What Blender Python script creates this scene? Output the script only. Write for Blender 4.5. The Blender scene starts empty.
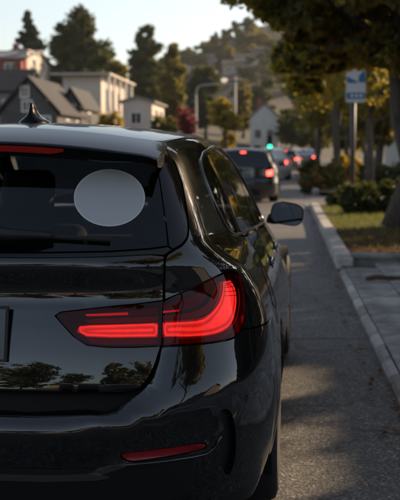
import bpy, bmesh, math, random
import numpy as np
from mathutils import Vector, Matrix, Euler
from mathutils.geometry import delaunay_2d_cdt

# ------------------------------------------------------------------ camera, sky, sun, exposure
SC = bpy.context.scene
COL = SC.collection
F_PX = 1050.0                      # focal length in photo pixels (photo 400 x 500)
H_CAM = 1.34
YAW = math.atan(83 / F_PX)         # camera looks a little left of the street
PITCH = math.atan(100 / F_PX)
cam_d = bpy.data.cameras.new('camera')
cam = bpy.data.objects.new('camera', cam_d); COL.objects.link(cam)
cam.location = (0, 0, H_CAM)
cam.rotation_euler = (math.pi / 2 - PITCH, 0, YAW)
cam_d.sensor_fit = 'VERTICAL'; cam_d.sensor_height = 36.0; cam_d.sensor_width = 28.8
cam_d.lens = 36.0 * F_PX / 500.0
cam_d.clip_start = 0.05; cam_d.clip_end = 3000
cam_d.dof.use_dof = True; cam_d.dof.focus_distance = 3.05; cam_d.dof.aperture_fstop = 6.0
SC.camera = cam

SUN_AZ = math.radians(50)          # to the right of straight ahead
SUN_EL = math.radians(21)
world = bpy.data.worlds.new('World'); SC.world = world; world.use_nodes = True
wn = world.node_tree; wn.nodes.clear()
wo = wn.nodes.new('ShaderNodeOutputWorld'); bg = wn.nodes.new('ShaderNodeBackground')
sky = wn.nodes.new('ShaderNodeTexSky'); sky.sky_type = 'NISHITA'; sky.sun_disc = False
sky.sun_elevation = SUN_EL; sky.sun_rotation = SUN_AZ
sky.air_density = 1.0; sky.dust_density = 1.2; sky.ozone_density = 1.2
bg.inputs['Strength'].default_value = 0.11
hsv = wn.nodes.new('ShaderNodeHueSaturation'); hsv.inputs['Saturation'].default_value = 0.68      # thin high haze: the whole sky is pale
wn.links.new(sky.outputs[0], hsv.inputs['Color']); wn.links.new(hsv.outputs[0], bg.inputs[0]); wn.links.new(bg.outputs[0], wo.inputs[0])
sd = bpy.data.lights.new('sun', 'SUN'); sd.energy = 5.0; sd.angle = math.radians(0.5); sd.color = (1.0, 0.72, 0.45)
sun = bpy.data.objects.new('sun', sd); COL.objects.link(sun)
SUN_DIR = Vector((math.sin(SUN_AZ) * math.cos(SUN_EL), math.cos(SUN_AZ) * math.cos(SUN_EL), math.sin(SUN_EL)))
sun.rotation_euler = SUN_DIR.to_track_quat('Z', 'Y').to_euler()
sun.location = (30, 30, 30)
SC.view_settings.view_transform = 'Standard'; SC.view_settings.look = 'None'
SC.view_settings.gamma = 1.0; SC.view_settings.exposure = 0.82
SC.view_settings.use_curve_mapping = False
SC.render.engine = 'CYCLES'

# ------------------------------------------------------------------ helpers
def tag(o, label=None, cat=None, group=None, kind=None):
    if label: o['label'] = label
    if cat: o['category'] = cat
    if group: o['group'] = group
    if kind: o['kind'] = kind
    return o
def empty(name, loc=(0, 0, 0), rz=0, label=None, cat=None, group=None):
    o = bpy.data.objects.new(name, None); COL.objects.link(o)
    o.location = loc; o.rotation_euler = (0, 0, rz); o.empty_display_size = 0.1
    return tag(o, label, cat, group)
def link(name, me, mat, parent=None, loc=None, rz=None):
    o = bpy.data.objects.new(name, me); COL.objects.link(o)
    if mat is not None and len(me.materials) == 0: me.materials.append(mat)
    if parent: o.parent = parent
    if loc: o.location = loc
    if rz: o.rotation_euler = (0, 0, rz)
    return o
def copy_tree(o, parent=None):
    c = o.copy(); COL.objects.link(c); c.parent = parent
    for ch in list(o.children): copy_tree(ch, c)
    return c
def np_mesh(name, V, F, smooth=False):
    """V (n,3), F (m,k) array of equal-size faces"""
    V = np.asarray(V, np.float32); F = np.asarray(F, np.int32)
    me = bpy.data.meshes.new(name)
    m, k = F.shape
    me.vertices.add(len(V)); me.vertices.foreach_set('co', V.ravel())
    me.loops.add(m * k); me.loops.foreach_set('vertex_index', F.ravel())
    me.polygons.add(m); me.polygons.foreach_set('loop_start', np.arange(0, m * k, k, dtype=np.int32))
    me.polygons.foreach_set('loop_total', np.full(m, k, np.int32))
    me.update(calc_edges=True); me.validate()
    if smooth: me.polygons.foreach_set('use_smooth', np.ones(len(me.polygons), bool))
    return me
def bm_mesh(bm, name, smooth=False):
    me = bpy.data.meshes.new(name); bm.normal_update(); bm.to_mesh(me); bm.free()
    if smooth: me.polygons.foreach_set('use_smooth', np.ones(len(me.polygons), bool))
    return me
def box_bm(bm, c, s, bev=0.0, rot=None, seg=2):
    r = bmesh.ops.create_cube(bm, size=1.0)
    vs = r['verts']
    bmesh.ops.scale(bm, vec=s, verts=vs)
    if bev > 0:
        es = list({e for v in vs for e in v.link_edges})
        q = bmesh.ops.bevel(bm, geom=es, offset=bev, segments=seg, affect='EDGES', profile=0.5)
        vs = list({v for f in q['faces'] for v in f.verts} | {v for v in vs if v.is_valid})
    if rot is not None: bmesh.ops.rotate(bm, cent=(0, 0, 0), matrix=rot, verts=vs)
    bmesh.ops.translate(bm, vec=c, verts=vs)
    return vs
def box(name, c, s, mat, parent=None, bev=0.0, rot=None, smooth=False):
    bm = bmesh.new(); box_bm(bm, (0, 0, 0), s, bev, rot)
    o = link(name, bm_mesh(bm, name, smooth), mat, parent, loc=c); return o
def tube_arrays(P, R, n=8, cap=True):
    P = np.asarray(P, float); R = np.asarray(R, float) * np.ones(len(P))
    T = np.gradient(P, axis=0); T /= np.linalg.norm(T, axis=1)[:, None] + 1e-9
    up = np.array([0, 0, 1.0]) if abs(T[0][2]) < 0.9 else np.array([1.0, 0, 0])
    V = []; N = np.cross(T[0], up); N /= np.linalg.norm(N)
    a = np.linspace(0, 2 * np.pi, n, endpoint=False)
    for i in range(len(P)):
        N = N - T[i] * np.dot(N, T[i]); N /= np.linalg.norm(N) + 1e-9
        B = np.cross(T[i], N)
        V.append(P[i] + R[i] * (np.cos(a)[:, None] * N + np.sin(a)[:, None] * B))
    V = np.concatenate(V)
    F = []
    for i in range(len(P) - 1):
        for j in range(n):
            F.append((i * n + j, i * n + (j + 1) % n, (i + 1) * n + (j + 1) % n, (i + 1) * n + j))
    if cap:
        b = len(V); V = np.vstack([V, P[0], P[-1]])
        for j in range(n):
            F.append((b, (j + 1) % n, j, j)); k = (len(P) - 1) * n
            F.append((b + 1, k + j, k + (j + 1) % n, k + (j + 1) % n))
    return V, F
def faces_mesh(name, V, F, smooth=True):
    F2 = [tuple(dict.fromkeys(f)) for f in F]
    me = bpy.data.meshes.new(name); me.from_pydata([tuple(map(float, v)) for v in V], [], F2); me.update()
    if smooth: me.polygons.foreach_set('use_smooth', np.ones(len(me.polygons), bool))
    return me
def tube(name, P, R, mat, parent=None, n=8):
    V, F = tube_arrays(P, R, n); return link(name, faces_mesh(name, V, F), mat, parent)
def tubes_mesh(name, L, n=7):
    VV = []; FF = []; b = 0
    for P, R in L:
        V, F = tube_arrays(P, R, n); VV.append(V); FF += [tuple(i + b for i in f) for f in F]; b += len(V)
    return faces_mesh(name, np.vstack(VV), FF)
def lathe_mesh(name, prof, n=48, axis='x', smooth=True):
    """prof: list of (r, a) ; revolve around axis"""
    V = []; F = []
    m = len(prof)
    for j in range(n):
        t = 2 * math.pi * j / n
        for r, a in prof:
            V.append((a, r * math.cos(t), r * math.sin(t)) if axis == 'x' else (r * math.cos(t), r * math.sin(t), a))
    for j in range(n):
        for i in range(m - 1):
            q = (j * m + i, j * m + i + 1, ((j + 1) % n) * m + i + 1, ((j + 1) % n) * m + i)
            F.append(q if axis == 'z' else q)
    me = faces_mesh(name, V, F, smooth)
    bm = bmesh.new(); bm.from_mesh(me); bmesh.ops.remove_doubles(bm, verts=bm.verts, dist=1e-5)
    bmesh.ops.recalc_face_normals(bm, faces=bm.faces); bm.to_mesh(me); bm.free()
    if smooth: me.polygons.foreach_set('use_smooth', np.ones(len(me.polygons), bool))
    return me

# ------------------------------------------------------------------ materials
class NT:
    def __init__(s, name):
        s.m = bpy.data.materials.new(name); s.m.use_nodes = True
        s.t = s.m.node_tree; s.b = s.t.nodes['Principled BSDF']; s.out = s.t.nodes['Material Output']
    def n(s, typ, **kw):
        x = s.t.nodes.new(typ)
        for k, v in kw.items():
            if k in x.inputs: x.inputs[k].default_value = v
            else: setattr(x, k, v)
        return x
    def l(s, a, b): s.t.links.new(a, b)
    def P(s, **kw):
        for k, v in kw.items():
            k = k.replace('_', ' ')
            s.b.inputs[k].default_value = (*v, 1) if isinstance(v, tuple) and len(v) == 3 else v
        return s
    def ramp(s, fac, stops):
        r = s.n('ShaderNodeValToRGB'); e = r.color_ramp.elements
        while len(e) > 1: e.remove(e[-1])
        e[0].position = stops[0][0]; e[0].color = (*stops[0][1], 1)
        for p, c in stops[1:]:
            q = e.new(p); q.color = (*c, 1)
        s.l(fac, r.inputs[0]); return r.outputs[0]
    def noise(s, scale, detail=4, rough=.55, coord='Object', vec=None):
        if vec is None:
            tc = s.n('ShaderNodeTexCoord'); vec = tc.outputs[coord]
        x = s.n('ShaderNodeTexNoise', Scale=scale, Detail=detail, Roughness=rough)
        s.l(vec, x.inputs['Vector']); return x.outputs['Fac']
    def bump(s, h, strength=.3, dist=.01):
        b = s.n('ShaderNodeBump', Strength=strength, Distance=dist); s.l(h, b.inputs['Height']); s.l(b.outputs[0], s.b.inputs['Normal'])
MAT = {}
def plain(name, col, rough=.6, metal=0.0, **kw):
    t = NT(name); t.P(Base_Color=col, Roughness=rough, Metallic=metal, **kw); MAT[name] = t.m; return t.m
def mottled(name, c1, c2, scale=3, rough=.8, bump=.0, bscale=40, detail=5, bdist=.01):
    t = NT(name); f = t.noise(scale, detail)
    t.l(t.ramp(f, [(.32, c1), (.68, c2)]), t.b.inputs['Base Color']); t.P(Roughness=rough)
    if bump: t.bump(t.noise(bscale, 4), bump, bdist)
    MAT[name] = t.m; return t.m
def emis(name, col, st, base=(.02, .002, .002)):
    t = NT(name); t.P(Base_Color=base, Emission_Color=col, Emission_Strength=st, Roughness=.3); MAT[name] = t.m; return t.m
def glassy(name, tint, refl=(1, 1, 1), rough=.0, ior=1.5, dust=0.0):
    t = NT(name); t.t.nodes.remove(t.b)
    tr = t.n('ShaderNodeBsdfTransparent'); tr.inputs[0].default_value = (*tint, 1)
    gl = t.n('ShaderNodeBsdfGlossy'); gl.inputs[0].default_value = (*refl, 1); gl.inputs['Roughness'].default_value = rough
    fr = t.n('ShaderNodeFresnel', IOR=ior); mx = t.n('ShaderNodeMixShader')
    t.l(fr.outputs[0], mx.inputs[0]); t.l(tr.outputs[0], mx.inputs[1]); t.l(gl.outputs[0], mx.inputs[2])
    t.l(mx.outputs[0], t.out.inputs[0]); MAT[name] = t.m; return t.m

def paint(name, col, orange=.004):
    t = NT(name); t.P(Base_Color=col, Roughness=.35, Coat_Weight=1.0, Coat_Roughness=.015, Coat_IOR=1.8)
    t.b.inputs['Specular IOR Level'].default_value = .05
    n = t.n('ShaderNodeTexNoise', Scale=3.0, Detail=2.0); tc = t.n('ShaderNodeTexCoord'); t.l(tc.outputs['Object'], n.inputs['Vector'])
    b = t.n('ShaderNodeBump', Strength=.10, Distance=.004); t.l(n.outputs['Fac'], b.inputs['Height']); t.l(b.outputs[0], t.b.inputs['Coat Normal'])
    d = t.n('ShaderNodeTexNoise', Scale=9.0, Detail=6.0); t.l(tc.outputs['Object'], d.inputs['Vector'])
    r = t.n('ShaderNodeMapRange'); r.inputs[1].default_value = .35; r.inputs[2].default_value = .8; r.inputs[3].default_value = .004; r.inputs[4].default_value = .022
    t.l(d.outputs['Fac'], r.inputs[0]); t.l(r.outputs[0], t.b.inputs['Coat Roughness'])
    MAT[name] = t.m; return t.m
paint('black_paint', (.0035, .004, .0045))
paint('roof_paint', (.0035, .004, .0045)); MAT['roof_paint'].node_tree.nodes['Principled BSDF'].inputs['Coat IOR'].default_value = 1.25; MAT['roof_paint'].node_tree.nodes['Principled BSDF'].inputs['Coat Weight'].default_value = .62
paint('dark_blue_paint', (.012, .015, .02))
paint('silver_paint', (.35, .36, .37)); paint('white_paint', (.7, .7, .68)); paint('grey_paint', (.10, .10, .11))
plain('black_plastic', (.010, .010, .011), .55)
plain('gloss_black', (.004, .004, .005), .08)
plain('void', (.003, .003, .003), .9)
plain('chrome', (.55, .56, .58), .16, 1.0); plain('satin_trim', (.15, .15, .16), .2, 1.0)
plain('dark_chrome', (.16, .16, .17), .18, 1.0)
plain('rim_metal', (.22, .225, .23), .32, .9)
plain('rubber', (.016, .016, .017), .8)
plain('seat_cloth', (.02, .02, .022), .8)
plain('mirror_glass', (.25, .27, .3), .03, 1.0)
plain('sticker', (.42, .44, .46), .45)
plain('plate', (.10, .11, .12), .4)
plain('bumper_sheen', (.20, .19, .185), .22, .85)  # pale tone standing in for light reflected on the lower bumper
glassy('tint_glass', (.60, .64, .64), (.9, .95, 1.0)); glassy('clear_glass', (.86, .90, .88))
glassy('side_glass', (.30, .32, .32), (1, 1, 1))
glassy('lamp_lens', (.62, .085, .075), (1, 1, 1), .01, 1.36)
def guide():
    t = NT('lamp_glow'); at_ = t.n('ShaderNodeAttribute', attribute_name='edge'); tc = t.n('ShaderNodeTexCoord')
    mr = t.n('ShaderNodeMapRange'); mr.inputs[1].default_value = 0; mr.inputs[2].default_value = .016; t.l(at_.outputs['Fac'], mr.inputs[0])
    c = t.ramp(mr.outputs[0], [(0, (.16, .010, .012)), (.12, (.5, .05, .05)), (.22, (1.0, .22, .19)), (.42, (.62, .10, .095)), (.66, (.42, .05, .05)), (.85, (.8, .17, .15)), (1, (1.0, .20, .18))])
    nz = t.noise(9, 4, .7); m = t.n('ShaderNodeMixRGB', blend_type='MULTIPLY'); m.inputs[0].default_value = .5; t.l(c, m.inputs[1])
    t.l(t.ramp(nz, [(.3, (.55, .55, .55)), (.7, (1.3, 1.3, 1.3))]), m.inputs[2])
    wv = t.n('ShaderNodeTexWave', Scale=55.0); t.l(tc.outputs['Object'], wv.inputs['Vector']); m3 = t.n('ShaderNodeMixRGB', blend_type='MULTIPLY'); m3.inputs[0].default_value = .15
    t.l(m.outputs[0], m3.inputs[1]); t.l(wv.outputs['Color'], m3.inputs[2]); t.l(m3.outputs[0], t.b.inputs['Emission Color']); t.P(Base_Color=(.12, .006, .008), Roughness=.25, Emission_Strength=1.15); MAT['lamp_glow'] = t.m
guide(); emis('lamp_dim', (1, .06, .06), .35)
emis('stop_strip', (1, .03, .012), .03)
plain('lamp_red', (.20, .008, .01), .18)
plain('lamp_reflection', (.30, .22, .21), .3)  # grey reflection in the lamp lens, put in as colour
plain('lamp_rib', (.55, .12, .12), .15, .6)
plain('sticker_edge', (.55, .57, .58), .4)
plain('lamp_house', (.05, .003, .004), .25)
plain('reflector_red', (.22, .008, .012), .2)
emis('brake_far', (1, .05, .035), 6.0); emis('head_far', (1, .75, .5), 9.0); emis('green_signal', (.02, 1, .42), 2.2)
emis('amber_far', (1, .35, .08), 6.0); emis('lamp_globe', (1, .80, .6), .45)
# ------------------------------------------------------------------ the parked estate car: one implicit body surface, cut into panels
def pchip(xs, ys):
    xs = np.asarray(xs, float); ys = np.asarray(ys, float)
    h = np.diff(xs); d = np.diff(ys) / h
    m = np.zeros(len(xs)); m[0] = d[0]; m[-1] = d[-1]
    for i in range(1, len(xs) - 1):
        if d[i - 1] * d[i] > 0:
            w1 = 2 * h[i] + h[i - 1]; w2 = h[i] + 2 * h[i - 1]
            m[i] = (w1 + w2) / (w1 / d[i - 1] + w2 / d[i])
    def f(x):
        x = np.clip(x, xs[0], xs[-1]); i = np.clip(np.searchsorted(xs, x) - 1, 0, len(xs) - 2)
        t = (x - xs[i]) / h[i]; t2 = t * t; t3 = t2 * t
        return (2 * t3 - 3 * t2 + 1) * ys[i] + (t3 - 2 * t2 + t) * h[i] * m[i] + (-2 * t3 + 3 * t2) * ys[i + 1] + (t3 - t2) * h[i] * m[i + 1]
    return f
def smax(a, b, k):
    h = np.clip(.5 + .5 * (a - b) / k, 0, 1); return b + (a - b) * h + k * h * (1 - h)
def sstep(x, a, b):
    t = np.clip((x - a) / (b - a), 0, 1); return t * t * (3 - 2 * t)

class Shape:
    """f(p) < 0 inside; side, rear, front and top limits blended with rounded edges"""
    def __init__(s, side, rear_c, rear_k, top, length, bow, zroof=.06, kr=.05, drop=.03, taper=.05, front=None, axle=(1.07, 3.92), rtire=.335, yA=1.3, yB=3.4, zA=.8):
        s.ws = pchip(*zip(*side)); s.rc = pchip(*zip(*rear_c)); s.rk = pchip(*zip(*rear_k)) if rear_k else None
        s.tc = pchip(*zip(*top)); s.L = length; s.bow = pchip(*zip(*bow)); s.zroof = zroof; s.kr = kr; s.drop = drop; s.taper = taper
        s.ff = pchip(*zip(*front)); s.axle = axle; s.rt = rtire; s.yA = yA; s.yB = yB; s.zA = zA; s.rear_fn = None
    def f(s, P):
        x = np.abs(P[:, 0]); y = P[:, 1]; z = P[:, 2]
        zz = z + s.drop * np.clip(y - 1.1, 0, 2.2)
        w = s.ws(zz)
        w = w - s.taper * sstep(1.15 - y, 0, .95) * sstep(zz, .97, 1.08)
        w = w - .05 * sstep(y, 3.3, 4.6) - .03 * sstep(z, .5, .9) * sstep(y, 3.0, 4.3)
        for ya in s.axle:
            r = np.hypot(y - ya, z - s.rt); w = w + .012 * np.exp(-((r - .37) / .06) ** 2) * sstep(.9 - z, 0, .15)
        fs = (x - w)
        r = s.rc(z) if s.rear_fn is None else s.rear_fn(x, z)
        if s.rk is not None:
            zs = z - .10 * np.clip(x - .45, 0, .5) * sstep(.64 - z, 0, .2)
            b = sstep(x, .50, .64); r = r * (1 - b) + s.rk(zs) * b
        fr = r + s.bow(x) - y
        t = s.tc(y) - s.zroof * (x / .6) ** 2 * (1 - .4 * sstep(y, 3.2, 3.8)); ft = (z - t) * .9
        ff = (y - (s.ff(z) - .42 * (x / .9) ** 3.0)) * .9
        fb = .17 - z
        k1 = .05 + .05 * sstep(z, .4, .6)
        v = smax(fs, fr, k1); v = smax(v, ff, .12)
        v = smax(v, ft, s.kr); v = smax(v, fb, .03)
        return v
    def grad(s, P, e=.0015):
        G = np.zeros_like(P)
        for i in range(3):
            d = np.zeros(3); d[i] = e
            G[:, i] = s.f(P + d) - s.f(P - d)
        return G / (np.linalg.norm(G, axis=1)[:, None] + 1e-12)
    def march(s, O, D, tmax=3.0, n=150, outside=False, t0=0.0):
        """first crossing along the ray"""
        if not outside:
            lo = np.full(len(O), .05); hi = np.full(len(O), tmax * .8)
            for _ in range(17):
                m = .5 * (lo + hi); ins = s.f(O + D * m[:, None]) <= 0
                lo = np.where(ins, m, lo); hi = np.where(ins, hi, m)
            return O + D * (.5 * (lo + hi))[:, None]
        N = len(O); ts = np.linspace(t0, tmax, n); lo = np.full(N, t0); hi = np.full(N, tmax); done = np.zeros(N, bool)
        prev = s.f(O + D * ts[0])
        for i in range(1, n):
            cur = s.f(O + D * ts[i]); hit = (~done) & ((cur <= 0) if outside else (cur > 0))
            lo[hit] = ts[i - 1]; hi[hit] = ts[i]; done |= hit
            if done.all(): break
        for _ in range(26):
            m = .5 * (lo + hi); v = s.f(O + D * m[:, None]); ins = (v > 0) if outside else (v <= 0)
            lo = np.where(ins, m, lo); hi = np.where(ins, hi, m)
        return O + D * (.5 * (lo + hi))[:, None]
    # capsule parameters
    US = .85; VS = .75
    def uv(s, P):
        P = np.atleast_2d(P); x = P[:, 0]; y = P[:, 1]; sg = np.where(x < 0, -1.0, 1.0); ax = np.abs(x)
        a1 = np.arctan2(ax, s.yA - y); a2 = np.arctan2(y - s.yB, ax)
        q = math.pi / 2 * s.US
        u = np.where(y < s.yA, a1 * s.US, np.where(y < s.yB, q + y - s.yA, q + s.yB - s.yA + a2 * s.US))
        h = np.where(y < s.yA, np.hypot(ax, s.yA - y), np.where(y < s.yB, ax, np.hypot(ax, y - s.yB)))
        return np.stack([u * sg, np.arctan2(P[:, 2] - s.zA, h) * s.VS], 1)
    def surf(s, UV):
        u = np.abs(UV[:, 0]); sg = np.where(UV[:, 0] < 0, -1.0, 1.0); ph = UV[:, 1] / s.VS; q = math.pi / 2 * s.US; Ls = s.yB - s.yA
        az = np.where(u < q, u / s.US, np.where(u < q + Ls, math.pi / 2, math.pi / 2 + (u - q - Ls) / s.US))
        oy = np.where(u < q, s.yA, np.where(u < q + Ls, s.yA + u - q, s.yB))
        O = np.stack([0 * u, oy, 0 * u + s.zA], 1)
        D = np.stack([sg * np.cos(ph) * np.sin(az), -np.cos(ph) * np.cos(az), np.sin(ph)], 1)
        return s.march(O, D)
    def top(s, XY):
        O = np.stack([XY[:, 0], XY[:, 1], 0 * XY[:, 0] + .6], 1); D = np.zeros_like(O); D[:, 2] = 1
        return s.march(O, D, 1.3)
    def side(s, y, z):
        return s.march(np.array([[0., y, z]]), np.array([[1., 0, 0]]), 1.4)[0]
    def rear(s, x, z):
        return s.march(np.array([[x, 1.3, z]]), np.array([[0, -1., 0]]), 1.6)[0]

EDGE_SCALE = 1.3
def in_poly(pts, poly):
    x = pts[:, 0]; y = pts[:, 1]; ins = np.zeros(len(pts), bool)
    x1 = poly[:, 0]; y1 = poly[:, 1]; x2 = np.roll(x1, -1); y2 = np.roll(y1, -1)
    for a, b, c, d in zip(x1, y1, x2, y2):
        if b == d: continue
        c1 = (b > y) != (d > y)
        ins ^= c1 & (x < (c - a) * (y - b) / (d - b) + a)
    return ins
def resample(loop, ds, closed=True):
    L = np.vstack([loop, loop[:1]]) if closed else np.asarray(loop)
    out = []
    for a, b in zip(L[:-1], L[1:]):
        n = max(1, int(math.ceil(np.linalg.norm(b - a) / ds)))
        for i in range(n): out.append(a + (b - a) * i / n)
    if not closed: out.append(L[-1])
    return np.array(out)
def chaikin(loop, n=2, closed=True):
    L = np.asarray(loop)
    for _ in range(n):
        if closed:
            N = np.roll(L, -1, 0); L = np.stack([.75 * L + .25 * N, .25 * L + .75 * N], 1).reshape(-1, L.shape[1])
        else:
            a = L[:-1]; b = L[1:]; q = np.stack([.75 * a + .25 * b, .25 * a + .75 * b], 1).reshape(-1, L.shape[1])
            L = np.vstack([L[:1], q[1:-1], L[-1:]])
    return L
def area2(L):
    return .5 * np.sum(L[:, 0] * np.roll(L[:, 1], -1) - np.roll(L[:, 0], -1) * L[:, 1])
def inset(L, g):
    if area2(L) < 0: L = L[::-1]
    e = np.roll(L, -1, 0) - L; e /= np.linalg.norm(e, axis=1)[:, None] + 1e-12
    n = np.stack([-e[:, 1], e[:, 0]], 1); m = n + np.roll(n, 1, 0)
    m /= (np.sum(m * n, 1))[:, None].clip(.5) + 1e-9
    return L + m * g
def tri_panel(S, loop, holes=(), ds=.014, gap=.0016, off=0.0, mode='cap', flange=.010, edge_in=.35, name='panel', mirror=False, smooth_loop=0):
    """loop: list of 3D points on the surface -> mesh with exact surface normals"""
    to2 = (lambda p: S.uv(p)) if mode == 'cap' else (lambda p: np.atleast_2d(p)[:, :2])
    L = to2(np.array(loop, float))
    if smooth_loop: L = chaikin(L, smooth_loop)
    L = inset(resample(L, ds * .8), gap) if gap else resample(L, ds * .8)
    if area2(L) < 0: L = L[::-1]
    H = []
    for h in holes:
        q = to2(np.array(h, float))
        if smooth_loop: q = chaikin(q, smooth_loop)
        q = resample(q, ds * .8); q = inset(q, -gap) if gap else q
        H.append(q)
    mn = L.min(0); mx = L.max(0)
    gx, gy = np.meshgrid(np.arange(mn[0], mx[0], ds), np.arange(mn[1], mx[1], ds)); gx = gx + (np.arange(gx.shape[0])[:, None] % 2) * ds * .5
    G = np.stack([gx.ravel(), gy.ravel()], 1); k = in_poly(G, L)
    for h in H: k &= ~in_poly(G, h)
    G = G[k]
    B = np.vstack([L] + H)
    if len(G):
        keep = np.ones(len(G), bool)
        for i in range(0, len(G), 4000):
            d = np.min(((G[i:i + 4000, None, :] - B[None]) ** 2).sum(2), 1); keep[i:i + 4000] = d > (ds * .55) ** 2
        G = G[keep]
    pts = np.vstack([B, G]); edges = []; b = 0
    for q in [L] + H:
        n = len(q); edges += [(b + i, b + (i + 1) % n) for i in range(n)]; b += n
    r = delaunay_2d_cdt([Vector(p) for p in pts], edges, [], 0, 1e-7)
    V2 = np.array([(v[0], v[1]) for v in r[0]]); T = np.array(r[2], int)
    c = V2[T].mean(1); k = in_poly(c, L)
    for h in H: k &= ~in_poly(c, h)
    T = T[k]
    a = V2[T]; sa = (a[:, 1, 0] - a[:, 0, 0]) * (a[:, 2, 1] - a[:, 0, 1]) - (a[:, 1, 1] - a[:, 0, 1]) * (a[:, 2, 0] - a[:, 0, 0])
    T = T[np.abs(sa) > 1e-12]; sa = sa[np.abs(sa) > 1e-12]
    T[sa < 0] = T[sa < 0][:, ::-1]
    P = S.surf(V2) if mode == 'cap' else S.top(V2)
    N = S.grad(P); P = P + N * off
    # boundary edges for the flange
    F = [tuple(t) for t in T]
    V = [P]; NN = [N]
    if flange:
        from collections import Counter
        cnt = {}
        for t in T:
            for i in range(3):
                e = (t[i], t[(i + 1) % 3]); kk = (min(e), max(e))
                cnt[kk] = None if kk in cnt else e
        be = [e for e in cnt.values() if e]
        ids = sorted({i for e in be for i in e}); mp = {i: j for j, i in enumerate(ids)}
        Pb = P[ids]; Nb = N[ids]; base = len(P); m = len(ids)
        V += [Pb, Pb - Nb * flange]; NN += [np.zeros_like(Nb), np.zeros_like(Nb)]
        F += [(base + mp[b2], base + mp[a2], base + m + mp[a2], base + m + mp[b2]) for a2, b2 in be]
    V = np.vstack(V); NN = np.vstack(NN)
    if mirror:
        V = V * np.array([-1, 1, 1]); NN = NN * np.array([-1, 1, 1]); F = [f[::-1] for f in F]
    me = bpy.data.meshes.new(name); me.from_pydata(V.tolist(), [], F); me.update()
    at_ = me.attributes.new('edge', 'FLOAT', 'POINT'); ev = np.zeros(len(V), np.float32)
    if len(V2) < 6000: ev[:len(V2)] = np.sqrt(np.min(((V2[:, None, :] - B[None]) ** 2).sum(2), 1)) * EDGE_SCALE
    at_.data.foreach_set('value', ev)
    me.polygons.foreach_set('use_smooth', np.ones(len(me.polygons), bool))
    # orient outwards
    me.normals_split_custom_set_from_vertices(NN.tolist())
    return me

# ------------------------------------------------------------------ setting materials
def asphalt():
    t = NT('asphalt'); tc = t.n('ShaderNodeTexCoord')
    big = t.noise(.35, 5, .6, vec=tc.outputs['Object']); fine = t.noise(260, 3, .6, vec=tc.outputs['Object'])
    vor = t.n('ShaderNodeTexVoronoi', Scale=95.0); t.l(tc.outputs['Object'], vor.inputs['Vector'])
    c1 = t.ramp(big, [(.3, (.10, .098, .095)), (.7, (.155, .15, .145))])
    sp = t.ramp(vor.outputs['Color'], [(.0, (.30, .30, .30)), (.5, (.8, .8, .8)), (.8, (1.4, 1.4, 1.4)), (1.0, (3.6, 3.5, 3.3))])
    m = t.n('ShaderNodeMixRGB', blend_type='MULTIPLY'); m.inputs[0].default_value = 1; t.l(c1, m.inputs[1]); t.l(sp, m.inputs[2])
    # tar-dark cracks and drips
    w = t.n('ShaderNodeTexVoronoi', feature='DISTANCE_TO_EDGE', Scale=.55); nz = t.n('ShaderNodeTexNoise', Scale=2.2, Detail=5.0)
    t.l(tc.outputs['Object'], nz.inputs['Vector']); ad = t.n('ShaderNodeMixRGB', blend_type='ADD'); ad.inputs[0].default_value = .55
    t.l(tc.outputs['Object'], ad.inputs[1]); t.l(nz.outputs['Color'], ad.inputs[2]); t.l(ad.outputs[0], w.inputs['Vector'])
    ck = t.ramp(w.outputs['Distance'], [(.0, (.42, .42, .42)), (.009, (.6, .6, .6)), (.016, (1, 1, 1))])
    m2 = t.n('ShaderNodeMixRGB', blend_type='MULTIPLY'); m2.inputs[0].default_value = .7; t.l(m.outputs[0], m2.inputs[1]); t.l(ck, m2.inputs[2])
    st = t.ramp(t.noise(.9, 6, .7, vec=tc.outputs['Object']), [(.36, (.62, .61, .60)), (.47, (1, 1, 1)), (.66, (1.06, 1.05, 1.03)), (.74, (1.22, 1.2, 1.16))])
    m4 = t.n('ShaderNodeMixRGB', blend_type='MULTIPLY'); m4.inputs[0].default_value = .9; t.l(m2.outputs[0], m4.inputs[1]); t.l(st, m4.inputs[2])
    t.l(m4.outputs[0], t.b.inputs['Base Color']); t.P(Roughness=.72)
    mx = t.n('ShaderNodeMath', operation='ADD'); t.l(vor.outputs['Distance'], mx.inputs[0]); t.l(fine, mx.inputs[1])
    t.bump(mx.outputs[0], .55, .006); MAT['asphalt'] = t.m
asphalt()
def concrete(name, a, b):
    t = NT(name); tc = t.n('ShaderNodeTexCoord'); oi = t.n('ShaderNodeObjectInfo')
    f = t.noise(5, 6, .65, vec=tc.outputs['Object']); c = t.ramp(f, [(.3, a), (.7, b)])
    v = t.n('ShaderNodeMapRange'); v.inputs[3].default_value = .72; v.inputs[4].default_value = 1.2; t.l(oi.outputs['Random'], v.inputs[0])
    m = t.n('ShaderNodeMixRGB', blend_type='MULTIPLY'); m.inputs[0].default_value = 1; t.l(c, m.inputs[1]); t.l(v.outputs[0], m.inputs[2])
    st = t.ramp(t.noise(1.7, 6, .7), [(.42, (.55, .52, .48)), (.56, (1, 1, 1))])
    m2 = t.n('ShaderNodeMixRGB', blend_type='MULTIPLY'); m2.inputs[0].default_value = .8; t.l(m.outputs[0], m2.inputs[1]); t.l(st, m2.inputs[2])
    t.l(m2.outputs[0], t.b.inputs['Base Color']); t.P(Roughness=.85); t.bump(t.noise(120, 4), .3, .004); MAT[name] = t.m
concrete('kerb_concrete', (.26, .255, .24), (.44, .425, .40)); concrete('slab_concrete', (.24, .24, .235), (.40, .395, .38))
mottled('joint', (.03, .028, .024), (.06, .055, .045), 20, .95)
mottled('soil', (.045, .028, .018), (.095, .058, .036), 9, .95, .6, 60)
mottled('terrain', (.022, .024, .012), (.075, .055, .032), .06, .95, .3, 2)
mottled('far_hill', (.045, .045, .022), (.12, .095, .055), .02, .95)
plain('white_line', (.55, .54, .5), .8)
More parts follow.
